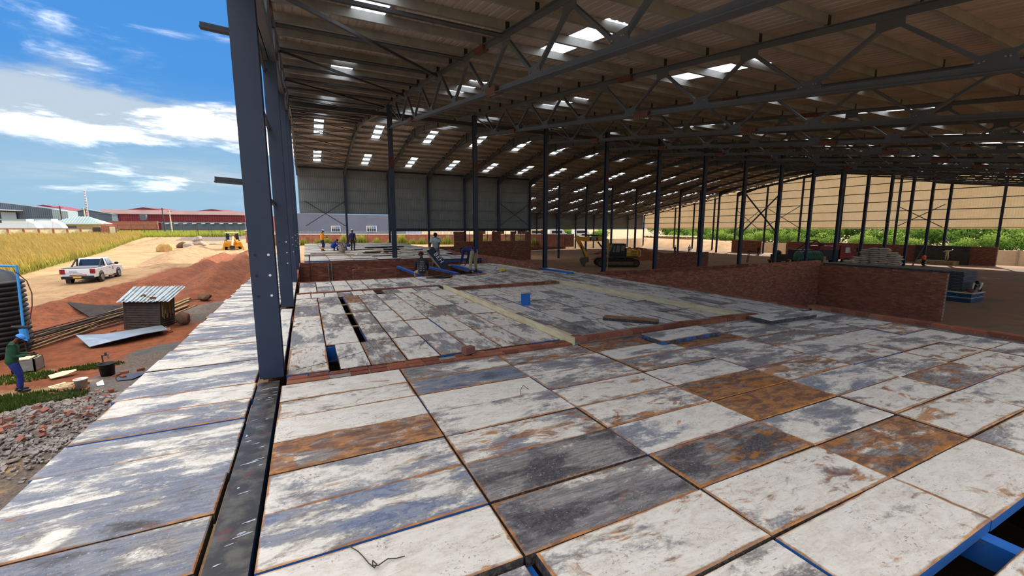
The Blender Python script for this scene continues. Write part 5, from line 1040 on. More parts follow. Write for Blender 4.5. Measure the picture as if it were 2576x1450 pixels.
m=MB(); m.bar((-4.6,-.5,1.6),(-2.6,-.5,2.95),.12,.12).bar((-2.6,-.5,2.95),(-1.9,-.5,2.5),.1,.1).bar((-4.6,.5,1.6),(-2.6,.5,2.95),.12,.12).bar((-2.6,-.5,2.95),(-2.6,.5,2.95),.1,.1); m.build('crane_frame',M['rust'],r); MB().ball((-2.1,-.7,2.45),.3,8,6).build('winch',M['iron'],r)
for x in (.8,-2.6,-3.8):
    for s in (-1,1): MB().tube((x,s*.75,.48),(x,s*1.05,.48),.48,18).build('wheel',M['rubber'],r)
MB().bar((1.5,-1.05,2.1),(1.75,-1.25,2.1),.04,.04).box((1.78,-1.28,1.95),(.06,.18,.4)).build('wing_mirror',M['black'],r); r.location=(56.4,28.3,FL); r.rotation_euler=(0,0,R(-25))
r=thing('water_bowser','dark green ribbed tank standing before the red lorry','tank',(49.3,27.2,FL)); pr=[(0,-1.35),(.5,-1.35)]
for i in range(9): pr+= [(.72,-1.2+.27*i),(.76,-1.13+.27*i),(.72,-1.06+.27*i)]
pr+=[(.5,1.2),(0,1.2)]; MB().lathe(pr,(49.3,27.1,-1.55),24,Matrix.Rotation(R(60),3,'Z')@Matrix.Rotation(PI/2,3,'X')).build('tank_shell',mat('tank_green',S(34,86,66),S(28,72,56),.4,0,2),r,True)
MB().span((48.4,26.6,FL),(50.2,27.6,-2.2)).build('cradle',M['iron'],r); MB().box((50.2,26.1,-1.75),(.5,.3,.7)).build('pump_box',M['wood'],r)
r=thing('engine_machine','black engine machine on a low frame left of the green tank','machine',(53.9,33.2,FL)); MB().span((53,32.4,-2.45),(55,34,-2.3)).build('frame',M['rust'],r); MB().span((53.2,32.6,-2.3),(54.8,33.8,-1.6)).build('engine_block',M['black'],r); MB().ball((53.4,33.0,-1.4),.3,8,6).ball((54.5,33.6,-1.5),.35,8,6).build('pulley',M['iron'],r); MB().path([(53.3,33,-1.3),(54,33.4,-1.1),(54.8,33.7,-1.4)],.06,6).build('exhaust_pipe',M['iron'],r)
for x,y in ((53.2,32.6),(54.8,32.6),(53.2,33.8),(54.8,33.8)): MB().tube((x,y-.08,-2.55),(x,y+.08,-2.55),.2,12).build('wheel',M['rubber'],r)
for lab,x,y,dx in (('small dark ladder stand leaning left of an inner column',51.2,35.5,.5),('second dark ladder stand right of the same inner column',55.6,34.6,-.5)):
    r=thing('ladder',lab,'ladder',(x,y,FL))
    for s in (-.25,.25): MB().bar((x+s*.9,y+s*.3,FL),(x+s*.9+dx*.5,y+s*.3,FL+1.6),.06,.06).build('stile',M['black'],r)
    for i in range(5): q=.25+.28*i; MB().bar((x-.22+dx*.5*q/1.6,y-.08,FL+q),(x+.22+dx*.5*q/1.6,y+.08,FL+q),.05,.05).build('rung',M['black'],r)
# cement sacks
def sack_mesh():
    b=bmesh.new(); bmesh.ops.create_cube(b,size=1); bmesh.ops.subdivide_edges(b,edges=b.edges,cuts=3,use_grid_fill=True)
    for v in b.verts:
        x,y,z=v.co*2; k=1-.75*abs(z)**2.5*0; e=max(abs(x),abs(y)); th=(1-.72*max(0,(e-.45)/.55)**1.6); v.co=Vector((x*.42,y*.27,z*.105*th+.006*math.sin(7*x+3*y)))
    me=bpy.data.meshes.new('sack'); b.to_mesh(me); b.free(); me.polygons.foreach_set('use_smooth',[True]*len(me.polygons)); me.materials.append(mat('sack_paper',S(204,190,172),S(176,160,144),.9,0,1.4)); return me
Sm=sack_mesh(); ns=0
for row in range(2):
    for cx_ in range(6):
        n=(6,8,12,13,13,11)[cx_]-row*2
        for k in range(n):
            f=cx_-2.5; x=50.3+.02*f+row*.62+random.uniform(-.05,.05); y=22.0-f*.72+random.uniform(-.06,.06)-.35*(k%2)*.3
            if k<n: 
                o=inst('cement_sack',Sm,None,(x+.02*k*row,y,FL+.105+.192*k),(random.gauss(0,.05),random.gauss(0,.05),R(90)+random.gauss(0,.14)),(.98,1,1)); tag(o,('pale cement sack in the pile front, %s column from left, %s up'%(ORD[cx_],ORD[k])) if row==0 else 'pale cement sack in the back row of the sack pile','sack','cement sacks in the pile'); ns+=1
# stacked steel
r=thing('sheet_pack','low pack of bright blue steel sheets at the foot of the dark stack','steel stack',(36.1,12,FL))
for k in range(5): MB().span((35.2+.02*(k%2),10.15,FL+.03+.1*k),(37.0,14,FL+.11+.1*k)).build('sheet_bundle',mat('dull_blue_%d'%k,S(26,70,110),S(22,54,88),.5) if k!=2 else M['galv'],r)
top(MB().span((35.25,10.1,-2.22),(37.05,13.9,-2.17)),'board',M['ply'],'pale board lying between the blue pack and the dark stack','board')
r=thing('sheet_pack','tall stack of dark grey steel sections beside the brick wall end','steel stack',(37,13,-2.17))
for k in range(12): 
    z=-2.17+.1*k; MB().span((35.6+.03*(k%2),10.7+.02*(k%3),z),(37.6,18.5,z+.09)).build('steel_section',M['steel_dark'] if k not in (3,6) else M['steel'],r)
    for i in range(8): MB().box((35.595,11+.5*i,z+.045),(.01,.3,.02)).build('section_lip',M['girt'],r) if k%2 else None
rock('cloth_bundle','rusty brown bundle lying on the pale board in front of the dark stack',(35.7,10.4,-2.05),.25,(1.2,.8,.55),31,M['rust'],'bundle')
MB_=MB(); MB_.span((77.8,-6,-3.2),(78,62,-1.05)); r=thing('precast_wall','pale concrete panel wall outside beyond the beige wall','wall',(77.9,28,-3.2)); MB_.build('wall_panel',mat('precast',S(176,166,150),S(160,150,134),.9,0,1),r)
for i in range(28): MB().span((77.7,-6+2.5*i-.08,-3.2),(77.8,-6+2.5*i+.08,-.95)).build('wall_post',M['mortar'],r)
r=thing('timber_shack','long grey timber shack seen under the beige wall','shack',(79,76,-2.9))
for i in range(42): a=i/42; MB().span((79+.1*(i%2),69+.36*i,-2.9),(79.2,69.34+.36*i,-.35+.12*math.sin(i*1.7))).build('board',M['rockG'],r)
MB().span((78.6,68.7,-.3),(82,84.4,-.15)).build('roof_sheet',M['cream'],r); MB().span((78.95,79.2,-2.9),(79.02,79.9,-.9)).build('doorway',M['black'],r)
for i,(x,y,c_) in enumerate(((58,82,'white'),(51,81.5,'white'),(46.5,82.5,'cream'))):
    r=thing('parked_van',['white parked van behind the far wing, right one','white parked van behind the far wing, middle one','cream parked van behind the far wing, left one'][i],'van',(x,y,g(x,y))); z=g(x,y); m=MB(); m.prism([(x-2.2,z+.4),(x-2.2,z+2.1),(x+1.2,z+2.1),(x+1.8,z+1.3),(x+2.3,z+1.2),(x+2.3,z+.4)],'y',y-.8,y+.8); m.build('van_body',M[c_],r,bevel=.08); MB().span((x-1.8,y-.82,z+1.3),(x+.9,y-.8,z+1.85)).build('side_window',M['glass'],r)
    for q in (-1.4,1.5): MB().tube((x+q,y-.82,z+.35),(x+q,y-.55,z+.35),.34,14).build('wheel',M['rubber'],r)
heap('spoil_heap','dark red spoil heap behind the excavator','soil heap',[(38.5,47.5,1.2),(42.5,46,1.7),(46,45,1.0)],2.6,M['redsoil'],.3,.15).location.z+=.15
heap('spoil_heap','low red spoil heap in the far wing','soil heap',[(47,58,.9),(54,57,1.1)],2.2,M['redsoil'],.3,.12).location.z-=1.4
for i,(x,y,l,a) in enumerate(((24,33,4,.3),(24.6,32.4,4.4,.36),(25.4,32.6,3.6,.25),(25,33.4,4.2,.4),(24.3,31.9,3.8,.31),(26,33.8,3.2,.5))):
    m=MB(); m.bar((x,y,FL+.06+.09*(i%3)),(x+l*math.cos(-a),y+l*math.sin(-a),FL+.08+.09*(i%3)),.2,.07); top(m,'timber_plank',M['wood'] if i%2 else M['wood_dark'],'long timber plank on the earth left of the excavator, %s of the pile'%ORD[i],'plank')
top(MB().span((27,36,FL),(35,43,FL+.05)),'tarpaulin',M['tan'],'dark tarpaulin spread on the earth behind the planks','tarpaulin') if False else None
m=MB(); m.tube((26.2,32.6,FL),(26.3,32.6,.55),.05,8); top(m,'timber_pole',M['wood'],'tall pale timber pole standing before the excavator','pole')
r=thing('scrap_timber','small stack of rough timber blocks left of the brick panel','timber',(29.8,29.6,FL))
for i in range(7): MB().box((29.6+.28*(i%3),29.6+.1*(i%2),FL+.12+.17*(i//3)),(.26,.9,.16),Matrix.Rotation(.2*i,3,'Z')).build('timber_block',M['rockB'],r)
# ------------------------------------------------------------------ things on and over the deck
for lab,p,q in (('blue steel beam over the pit, left of the seated worker',(3.42,18.0),(3.5,14.3)),('blue steel beam over the pit, below the dark board',(4.45,17.95),(4.86,14.35)),('blue steel beam over the pit, at the bending worker',(5.72,17.9),(5.82,14.45))):
    r=thing('steel_beam',lab,'beam',((p[0]+q[0])/2,(p[1]+q[1])/2,.01)); MB().bar((*p,.07),(*q,.05),.14,.012).bar((*p,.012),(*q,.002),.14,.012).build('flange',M['blue'],r); MB().bar((*p,.04),(*q,.025),.012,.06).build('web',M['blue'],r)
r=thing('raised_panel','flat deck panel on steel props over the dark far part of the pit','deck panel',(6.9,21,0)); o=panel(None,5.95,7.95,19.7,22.3,.17,.5,.2,.1); o.parent=r; o.location=Vector(o.location)-r.location; o.name='panel'
MB().span((6.0,19.72,.03),(7.9,19.8,.1)).build('edge_beam',M['blue'],r)
for x in (6.1,7.1,7.85): MB().tube((x,19.85,FL),(x,19.85,.02),.025,8).build('prop_tube',M['galv'],r); MB().tube((x-.12,19.85,-.45),(x+.12,19.85,-.45),.018,6).build('prop_handle',M['galv'],r)
r=thing('bracket','bright blue steel angle bracket standing on the sunken bay','bracket',(4.42,8.35,-.085)); x,y,z=4.42,8.35,-.08; MB().add([(x-.11,y,z+.01),(x+.1,y-.05,z+.01),(x+.13,y+.02,z+.24),(x-.08,y+.07,z+.24)]+[(x-.11,y+.015,z+.01),(x+.1,y-.035,z+.01),(x+.13,y+.035,z+.24),(x-.08,y+.085,z+.24)],[(0,1,2,3),(7,6,5,4),(0,4,5,1),(1,5,6,2),(2,6,7,3),(3,7,4,0)]).build('plate',M['blue'],r); MB().add([(x-.11,y,z+.01),(x+.1,y-.05,z+.01),(x+.11,y-.12,z),(x-.1,y-.07,z)],[(0,1,2,3)]).bar((x-.08,y+.08,z+.235),(x+.16,y+.03,z+.235),.06,.012).build('flange',M['blue'],r)
def loose_panel(lab,c,L,W_,rz,tone,tilt,rust=0.,th=.06):
    o=inst('shutter_board',panel_mesh(L,W_,th),None,c,(tilt,0,rz)); o['tone']=tone; o['rust']=rust; o['blue']=.3; return tag(o,lab,'board')
loose_panel('pale grey loose panel with blue edges lying on the deck at the raised brick line',(5.05,4.48,.075),1.22,.42,.03,.42,.03); loose_panel('smooth grey loose panel at the end of the right kerb board',(7.72,4.58,.09),1.3,.42,-.02,.52,.02)
loose_panel('narrow blue edged panel offcut lying in the sunken bay',(5.4,5.98,-.02),1.0,.24,-.83,.6,.0,1.)
m=MB(); m.box((1.82,5.03,.075),(.15,.1,.09),Matrix.Rotation(.3,3,'Z')); top(m,'half_brick',M['chipr'],'half brick with mortar lying on the brick line of the slotted bay','brick')
top(MB().box((2.55,18.0,.05),(.2,.1,.07),Matrix.Rotation(.1,3,'Z')),'brick',M['chipr'],'single orange brick on top of the pit cross wall','brick') if False else top(MB().box((1.95,17.97,.05),(.2,.11,.08),Matrix.Rotation(.1,3,'Z')),'brick',M['chipr'],'single orange brick on top of the pit cross wall','brick')
m=MB(); m.bar((7.75,17.2,.03),(7.88,13.6,.03),.12,.05); top(m,'plank',M['ply'],'pale plank lying on the deck before the low parapet wall','plank')
for lab,a,b in (('flat blue steel bar on the deck near the right edge, farther one',(8.45,15.2),(8.6,14.1)),('flat blue steel bar on the deck near the right edge, nearer one',(8.55,14.2),(8.66,12.75))):
    m=MB(); m.bar((*a,.03),(*b,.03),.16,.05); top(m,'steel_bar',M['blue'],lab,'steel bar')
r=thing('bottle','crumpled clear plastic bottle lying on the deck behind the bending worker','bottle',(6.62,14.95,0)); MB().lathe([(0,0),(.035,.0),(.038,.04),(.03,.08),(.038,.12),(.038,.16),(.014,.2),(.014,.22),(0,.22)],(6.5,14.9,.06),12,Matrix.Rotation(1.1,3,'X')).build('bottle_body',mat('clear_green',S(190,214,206),None,.15),r,True); MB().tube((6.5,14.7,.155),(6.5,14.67,.17),.016,8).build('cap',M['blue'],r)
r=thing('can','small yellow can lying on the deck beside the clear bottle','can',(6.67,14.55,0)); MB().tube((6.58,14.5,.06),(6.78,14.56,.06),.058,14).build('can_body',mat('can_yellow',S(228,196,50),None,.4),r); MB().tube((6.78,14.56,.06),(6.80,14.566,.06),.058,14).build('red_end',mat('can_red',S(186,50,36),None,.4),r)
m=MB(); pts=[(3.95+.42*math.cos(a)*(1+.1*math.sin(3*a)),13.62+.2*math.sin(a),.03+.012*math.sin(2*a)) for a in np.linspace(0,11,60)]; m.path(pts,.028,6); top(m,'cable_coil',M['black'],'black cable coil on the deck behind the seated worker','cable')
r=thing('hand_trowel','steel hand float with an orange handle lying on the workers deck','tool',(5.6,13.9,0)); MB().bar((4.95,13.75,.02),(5.5,13.9,.02),.12,.012).build('blade',M['galv'],r); MB().bar((5.5,13.9,.04),(5.72,13.96,.04),.05,.045).build('handle',mat('orange_grip',S(206,90,40),None,.6),r)
for lab,p in (('thin loose binding wire on the white foreground panel',[(.1,2.14),(.14,2.08),(.16,2.03),(.18,1.97),(.2,1.93),(.215,1.95),(.2,1.985),(.195,1.95),(.22,1.94),(.27,1.97),(.31,1.955),(.35,1.95)]),('thin bent wire standing on the second column of panels',[(1.8,3.51),(1.88,3.65),(1.95,3.73),(1.95,3.61)]),('thin curled wire on the slotted bay panels',[(1.41,5.53),(1.31,5.58),(1.37,5.77),(1.47,5.91),(1.54,5.97)]),('long thin wire across the slotted bay by the near hole',[(-.2,5.35),(.2,5.5),(.55,5.72),(.72,5.9)])):
    top(MB().path([(x,y,.012+.012*math.sin(9*x+5*y)**2) for x,y in p],.0028,5),'binding_wire',M['iron'],lab,'wire')
# far deck oddments
r=thing('mesh_pile','rough grey pile of mesh and mortar between the crouching workers','mesh pile',(2.35,31,0)); ng=MB()
for i in range(110): a=random.uniform(0,6.3); x,y,z=2.15+random.gauss(0,.13),30.6+random.gauss(0,.5),abs(random.gauss(.35,.2)); ng.bar((x,y,z),(x+.1*math.cos(a),y+.12*math.sin(a),max(.01,z+random.gauss(0,.12))),.03,.02)
tag(ng.build('mesh_wires',M['rockG'],r,fix=False),kind='stuff'); MB().ball((2.15,30.6,.2),.26,10,6,(.8,1.5,1.1)).build('mortar_lump',M['rockG'],r,True)
for i,(x,y,l,lab) in enumerate(((4.4,36.2,1.6,'dark plank stack on the far deck, left'),(5.6,36.6,1.9,'dark plank stack on the far deck, right'),(5.2,32.6,1.2,'short dark plank pile on the far deck'),(3.4,28.9,1.0,'dark offcuts lying at the front of the far deck'),(4.7,29.1,.8,'small dark offcut at the front of the far deck right of the others'))):
    r=thing('plank_stack',lab,'planks',(x+l/2,y,.03))
    for k in range(3): MB().box((x+l/2+random.uniform(-.1,.1),y+.1*k,.05+.06*(k%2)),(l,.13,.05),Matrix.Rotation(random.gauss(0,.12),3,'Z')).build('plank',M['wood_dark'] if k else M['black'],r)
for i,(a,b,lab) in enumerate((((-.1,27.4),(2.6,27.2),'long pale batten at the left front of the far deck'),((.2,29.6),(2.0,29.5),'second pale batten behind the first on the far deck'),((4.6,31.8),(5.3,26.8),'pale batten running lengthwise on the far deck'),((6.6,36),(7.4,27.5),'long pale batten along the right side of the far deck'),((2.8,27.6),(5.2,27.5),'pale batten at the right front of the far deck'))):
    m=MB(); m.bar((*a,.06),(*b,.06),.09,.05); top(m,'batten',M['wood'],lab,'batten')
# conduits on the pit back wall
for lab,x in (('pair of thin grey conduits on the far pit wall, left pipe',.95),('pair of thin grey conduits on the far pit wall, right pipe',1.1)): top(MB().tube((x,23.02,FL),(x,23.02,-.1),.03,8),'conduit',M['galv'],lab,'pipe')
top(MB().tube((.1,22.9,FL),(.1,22.9,.35),.025,6),'starter_bar',M['iron'],'thin dark bar standing up at the left end of the far pit wall','bar')
# dark board with white letters, held by the standing worker
P=[Vector(p) for p in ((4.41,17.03,.72),(4.73,17.13,.89),(5.28,16.72,.05),(4.93,16.65,-.06))]
r=thing('marked_board','dark blue-black board with white letters held tilted over the pit','board',tuple(P[3])); nv=(P[1]-P[0]).cross(P[3]-P[0]).normalized(); nv=nv if nv.y<0 else -nv; q=[p-nv*.05 for p in P]
MB().add([tuple(p) for p in P]+[tuple(p) for p in q],[(0,1,2,3),(7,6,5,4),(0,4,5,1),(1,5,6,2),(2,6,7,3),(3,7,4,0)]).build('board',mat('board_black',S(34,42,58),S(46,52,66),.6,0,3),r)
xd=((P[2]+P[3])/2-(P[0]+P[1])/2).normalized(); yd=(P[1]-P[0]); yd=(yd-xd*yd.dot(xd)).normalized(); zd=xd.cross(yd); zd=zd if zd.dot(nv)>0 else -zd
cc=(P[0]*.2+P[1]*.32+P[2]*.32+P[3]*.16)+nv*.016-P[3]; Mx=Matrix((xd,yd,zd)).transposed().to_4x4(); Mx.translation=cc
text_mesh('board_lettering','BEH',.27,.003,M['white'],r,Mx,.012)
MB().bar(P[0]-nv*.02,P[3]-nv*.02,.03,.07,up=tuple(nv)).build('pale_edge',M['rockG'],r)
# ------------------------------------------------------------------ people
SK=mat('skin',S(74,50,38),S(64,42,32),.6,0,6)
def ik(a,b,l1,l2,pole):
    a,b,pole=Vector(a),Vector(b),Vector(pole); d=b-a; L=min(d.length,(l1+l2)*.995); d=d.normalized(); b=a+d*L; x=(l1*l1-l2*l2+L*L)/(2*L); h=math.sqrt(max(0,l1*l1-x*x)); p=pole-d*pole.dot(d); p=p.normalized() if p.length>1e-4 else Vector((0,1,0)); return a+d*x+p*h,b
def skin(name,chains,mt,parent,sub=1,root=0):
    b=bmesh.new(); L=b.verts.layers.skin.verify(); key={}
    def V(p,r):
        k=tuple(round(c,4) for c in p)
        if k not in key:
            v=b.verts.new(p); v[L].radius=(r,r) if not isinstance(r,tuple) else r; key[k]=v
        return key[k]
    first=None
    for ch in chains:
        vs=[V(p,r) for p,r in ch]
        if first is None: first=vs[0]
        for x,y in zip(vs,vs[1:]):
            if x!=y and b.edges.get((x,y)) is None: b.edges.new((x,y))
    for v in b.verts: v[L].use_root=False
    first[L].use_root=True
    me=bpy.data.meshes.new(name); b.to_mesh(me); b.free(); o=bpy.data.objects.new('tmp',me); col.objects.link(o)
    m=o.modifiers.new('skin','SKIN'); m.use_smooth_shade=True; m.branch_smoothing=.4; s=o.modifiers.new('sub','SUBSURF'); s.levels=sub; s.render_levels=sub
    dg=bpy.context.evaluated_depsgraph_get(); me2=bpy.data.meshes.new_from_object(o.evaluated_get(dg)); bpy.data.objects.remove(o); bpy.data.meshes.remove(me)
    me2.name=name; me2.materials.clear(); me2.materials.append(mt); me2.polygons.foreach_set('use_smooth',[True]*len(me2.polygons)); o=bpy.data.objects.new(name,me2); col.objects.link(o); o.parent=parent; return o
def person(label,loc,rz,shirt,trouser,pelvis=(0,0,.93),lean=4,side=0,feet=((-.11,0),(.11,0)),hands=((-.24,.12,.78),(.24,.12,.78)),nod=8,kneepole=(0,1,0),elbow=(0,-1,-.3),long=True,hat=None,shoes=None,stripes=None,toe=1.,scale=.9,fz=(0,0),turn=0.,vest=None,lowtrouser=None):
    r=thing('person',label,'person'); pv=Vector(pelvis); A=Matrix.Rotation(R(side),3,'Y')@Matrix.Rotation(R(-lean),3,'X')
    T=lambda x,y,z:pv+A@Vector((x,y,z))
    sp,ch,nk=T(0,0,.18),T(0,.01,.38),T(0,0,.53); H=A@Matrix.Rotation(R(turn),3,'Z')@Matrix.Rotation(R(-nod),3,'X'); hp=lambda x,y,z:nk+H@Vector((x,y,z))
    body=[]; clothes=[]; legs=[]; hb=[hp(0,.01,.08),hp(0,.02,.155),hp(0,.015,.235),hp(0,.01,.275)]
    body.append([(pv,.105),(sp,.098),(ch,.115),(nk,.052),(hb[0],.058),(hb[1],.082),(hb[2],.088),(hb[3],.05)])
    clothes.append([(T(0,0,-.12),(.19,.155)),(T(0,0,.03),(.185,.15)),(sp,(.178,.148)),(ch,(.19,.152)),(T(0,0,.45),.12),(T(0,.005,.545),.066)])
    legs.append([(T(0,0,.1),(.165,.138)),(pv,(.175,.145))])
    for i,s in enumerate((-1,1)):
        sh=T(s*.19,0,.44); el,wr=ik(sh,hands[i],.29,.26,(s*.5*abs(elbow[0]+.6)+elbow[0],elbow[1],elbow[2])); fd=(wr-el).normalized()
        body.append([(ch,.115),(sh,.058),(el,.043),(wr,.029),(wr+fd*.05,(.036,.024)),(wr+fd*.085,(.038,.02))])
        clothes.append([(ch,(.19,.152)),(sh,.09),(sh+(el-sh)*.55,.064)]+([(el,.056),(el+(wr-el)*.9,.044)] if long else [(sh+(el-sh)*.8,.062)]))
        pn=fd.orthogonal().normalized(); cr=fd.cross(pn)
        for j,(o_,l) in enumerate(((-.027,.075),(-.009,.085),(.009,.08),(.027,.062))):
            k=wr+fd*.085+pn*o_; body.append([(wr+fd*.05,(.036,.024)),(k+fd*.012,.0105),(k+fd*l*.55+cr*.012,.0095),(k+fd*l+cr*.035,.008)])
        k=wr+fd*.04-pn*.036; body.append([(wr,.029),(k,.012),(k+fd*.035-pn*.012+cr*.01,.0105),(k+fd*.06-pn*.008+cr*.02,.009)])
        hip=T(s*.09,0,-.02); f=feet[i]; an=Vector((f[0],f[1],.085+fz[i])); kn,an=ik(hip,an,.43,.42,(s*.15+kneepole[0],kneepole[1],kneepole[2]))
        body.append([(pv,.105),(hip,.085),(kn,.058),(an,.04)]); legs.append([(pv,(.175,.145)),(hip,.115),(kn,.077),(kn+(an-kn)*.5,.068),(kn+(an-kn)*.93,.06)])
        if lowtrouser: skin('trouser_cuff',[[(kn+(an-kn)*.45,.075),(kn+(an-kn)*.95,.07)]],lowtrouser,r)
        m=MB(); q=Vector((f[0],f[1],fz[i])); td=Vector((s*.12,toe,0)).normalized(); mm=Matrix.Rotation(math.atan2(-td.x,td.y),3,'Z'); m.ball(q+td*.06+Vector((0,0,.045)),1,12,6,(.052,.145,.05),mm); m.ball(q+Vector((0,0,.085)),.06,10,6); m.build('shoe',shoes or M['black'],r,True)
    skin('body',body,SK,r,1); sh_=skin('shirt' if not vest else 'overall_top',clothes,shirt,r,1); skin('trousers',legs,trouser,r,1)
    for s in (-1,1):
        e=hp(s*.034,.098,.165); MB().ball(e,.011,8,6).build('eye',M['white'],r); MB().ball(e+H@Vector((0,.008,0)),.006,6,4).build('pupil',M['black'],r); MB().ball(hp(s*.088,.005,.15),.03,8,6,(.4,.8,1.1),H).build('ear',SK,r,True)
    MB().ball(hp(0,.112,.135),.02,8,6,(.8,1,1.3),H).build('nose',SK,r,True); MB().ball(hp(0,.102,.09),.022,8,4,(1.1,.4,.35),H).build('mouth',mat('lips',S(96,54,46),None,.6),r,True)
    def dome(name,mt,rad,z0,brim=None,n=18):
        prof=[(rad*math.cos(a),rad*1.0*math.sin(a)) for a in np.linspace(0,PI/2-.001,8)]; m=MB()
        m.lathe(prof,hp(0,.012,z0),n,H@Matrix.Diagonal((.98,1.12,1))); return m
    hc=hp(0,.012,.19)
    if hat is None: dome('hair',M['black'],.097,.18).build('hair',mat('black_hair',S(24,20,18),None,.9),r,True)
    else:
        kind,hm=hat; m=dome('hat',hm,.112 if kind=='helmet' else .102,.185)
        if kind=='helmet': m.lathe([(.108,-.004),(.135,-.008),(.135,.002),(.108,.012)],hc,18,H@Matrix.Diagonal((.98,1.15,1)))
        o=m.build('hard_hat' if kind=='helmet' else 'cap',hm,r,True)
        if kind in('cap','helmet'): m=MB(); m.ball(hp(0,.14,.19),1,12,4,(.075,.07,.012),H); m.build('peak',hm,r,True)
        dome('hair',M['black'],.094,.16).build('hair',mat('black_hair',S(24,20,18),None,.9),r,True)
    if stripes:
        for k,(z,w) in enumerate(stripes[1]): 
            c0=T(0,.004,z); m=MB(); m.lathe([(.001+w,-.012),(.006+w,0),(.001+w,.012)],c0,20,A@Matrix.Diagonal((1,.82,1))); m.build('shirt_stripe',stripes[0],r,True)
    r.location=loc; r.rotation_euler=(0,0,R(rz)); r.scale=(scale,)*3; return r
C=lambda n,a,b=None,rough=.85:mat(n,S(*a),S(*b) if b else None,rough,0,5)
navy=C('navy_cloth',(34,38,92),(28,32,74)); royal=C('royal_blue_cloth',(38,52,150),(30,42,124)); orange=C('orange_vest',(244,150,40)); khaki=C('khaki_cloth',(158,144,110),(134,122,94)); pale=C('pale_shirt',(190,204,196),(168,182,176)); dk=C('dark_cloth',(40,38,40),(30,30,34)); green=C('green_jacket',(36,84,56),(28,68,46)); hv=mat('reflective_band',S(190,214,170),None,.4)
WH=C('white_helmet',(244,246,248),None,.3)
def band(r,zs_,w=.185):
    for z,q in zs_: MB().lathe([(q,-.02),(q+.004,0),(q,.02)],(0,0,z),16,Matrix.Diagonal((1,.8,1))).build('reflective_band',hv,r)
# walking order: far deck
r=person('worker in orange top and white helmet reading a paper on the far deck',(1.06,33.7,.012),-70,orange,navy,hands=((-.1,.32,1.12),(.12,.32,1.1)),nod=28,lean=3,hat=('helmet',WH),vest=True,lowtrouser=orange)
MB().box((.02,.34,1.12),(.2,.02,.26),Matrix.Rotation(.6,3,'X')).build('held_paper',M['white'],r)
r=person('worker in blue jacket, dark trousers and white helmet standing on the far deck',(3.1,33.3,.012),-25,navy,dk,hands=((-.24,.05,.8),(.26,.02,.78)),lean=2,hat=('helmet',WH),turn=20)
for s in (-1,1): MB().lathe([(.058,-.03),(.062,0),(.058,.03)],(s*.245,-.02,1.12),10).build('reflective_band',hv,r)
r=person('left of two crouching workers in royal blue overalls on the far deck',(1.85,33.2,.012),-50,royal,royal,pelvis=(0,-.2,.36),lean=38,feet=((-.16,.08),(.16,.12)),hands=((-.12,.6,.3),(.14,.62,.32)),nod=25,vest=True)
r=person('right of two crouching workers in royal blue overalls, bent over the mesh pile',(2.75,33.6,.012),75,royal,royal,pelvis=(0,-.15,.42),lean=70,feet=((-.2,.05),(.2,.1)),hands=((-.15,.62,.12),(.15,.6,.14)),nod=20,vest=True)
# workers' deck
r=person('man in pale t-shirt and khaki trousers holding the dark lettered board',(5.05,17.9,.012),165,pale,khaki,lean=22,hands=((-.1,.42,.82),(.28,.4,.86)),nod=32,long=False,turn=-5)
mar=C('maroon_cap',(136,30,44)); str_=C('striped_shirt',(54,50,52),(44,42,44))
r=person('seated man in dark striped shirt and red cap seen from behind at the pit edge',(3.56,14.42,.012),-8,str_,C('tan_trousers',(176,150,104)),pelvis=(0,0,.17),lean=14,feet=((-.2,.5),(.2,.5)),fz=(-.38,-.38),hands=((-.2,.4,.2),(.24,.42,.2)),nod=18,kneepole=(0,.3,1),hat=('cap',mar),stripes=(M['rockG'],[(.02,.16),(.09,.158),(.16,.158),(.23,.163),(.30,.168),(.37,.165)]))
r=person('man in dark jacket and khaki trousers bending over, seen from behind',(5.5,14.55,.012),25,navy,khaki,pelvis=(0,-.06,.93),lean=88,feet=((-.2,-.02),(.22,.05)),hands=((-.22,.5,.42),(.12,.52,.38)),nod=15,kneepole=(0,1,0))
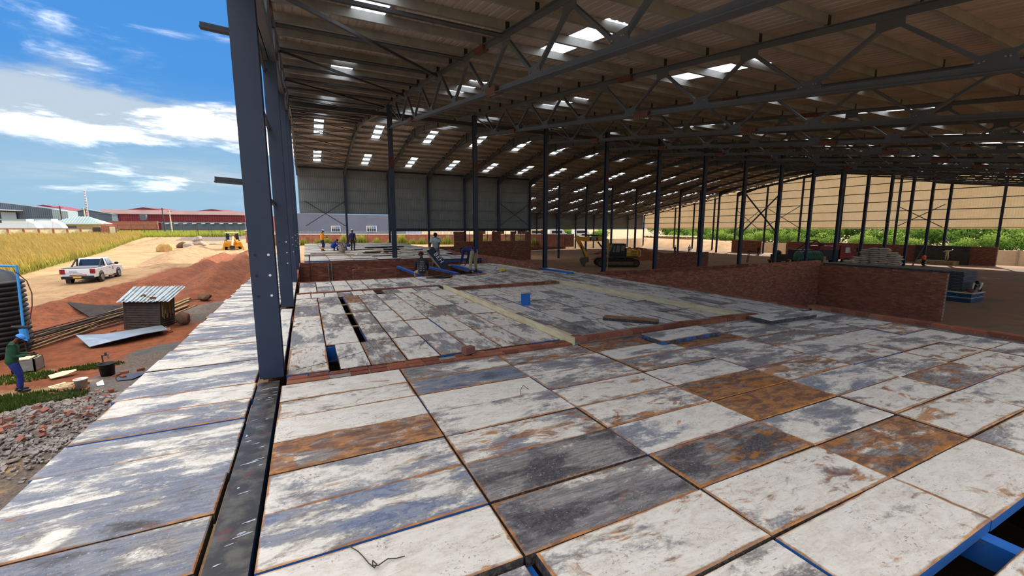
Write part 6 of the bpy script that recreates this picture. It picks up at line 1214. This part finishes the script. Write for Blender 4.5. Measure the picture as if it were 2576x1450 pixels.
# yard
r=person('man in green jacket and blue cap looking down beside the black tank',(-7.32,15.72,g(-7.3,15.7)+.0),-75,green,C('blue_trousers',(30,46,120),(26,40,100)),lean=10,hands=((-.06,.36,1.08),(.1,.34,1.06)),nod=35,hat=('cap',C('sky_cap',(70,140,220))),feet=((-.12,.02),(.12,.1)),stripes=None,scale=.95)
sh=[(.16,M['white']),(.11,C('red_stripe',(170,50,60))),(.06,M['white'])]
for z,mm in sh: MB().lathe([(.172,-.024),(.178,0),(.172,.024)],(0,.015,.93+z-.05),18,Matrix.Diagonal((1,.84,1))).build('shirt_stripe',mm,r,True)
MB().ball((0,.15,1.66),1,10,6,(.06,.05,.035)).build('cap_front',C('lime_cap',(206,220,70)),r,True); MB().ball((0,.4,1.08),.04,8,6,(1,1.6,.4)).build('held_phone',M['black'],r)
# distant figures inside
person('dark clothed worker head showing left of the timber pole, left one',(12.3,18.35,-1.95),120,dk,dk,lean=20,nod=20); person('worker in blue sitting lower, right of the dark clothed worker',(13.25,19.0,-2.05),150,navy,dk,pelvis=(0,0,.8),lean=25,nod=25)
person('dark clothed worker crouched behind the parapet wall',(12.4,24.0,FL+.9),160,dk,navy,pelvis=(0,-.1,.7),lean=30,nod=20)
MB_=MB(); MB_.span((69.6,22,FL),(71.2,25.5,FL+.45)); top(MB_,'scaffold_platform',M['wood'],'low scaffold platform before the dark plastered wall','scaffold')
person('worker in pale overalls plastering the dark wall with raised arm',(70.3,22.9,FL+.45),-85,C('pale_overall',(200,184,140)),C('pale_overall2',(196,180,138)),hands=((-.35,.35,1.2),(.4,.4,1.55)),nod=-5)
person('worker in dark clothes and orange vest near the dark plastered wall',(64.3,22.8,FL),-20,C('vest_orange',(240,110,50)),dk,hands=((-.2,.3,1.),(.2,.3,1.)),vest=True)
person('crouching worker in white shirt on the pale board by the steel stack',(36.75,10.35,-2.17),95,C('white_shirt',(214,206,190)),dk,pelvis=(0,-.1,.35),lean=58,feet=((-.15,.1),(.15,.1)),hands=((-.15,.6,.12),(.15,.6,.1)),nod=20)
person('small distant worker in dark clothes before the timber shack',(56,52,FL),170,navy,dk); person('small distant worker in white shirt near the beige wall',(60,52.5,FL),150,C('far_white',(230,226,220)),dk)
person('dark worker standing by the end column before the beige wall',(66,44,FL),-90,dk,dk)
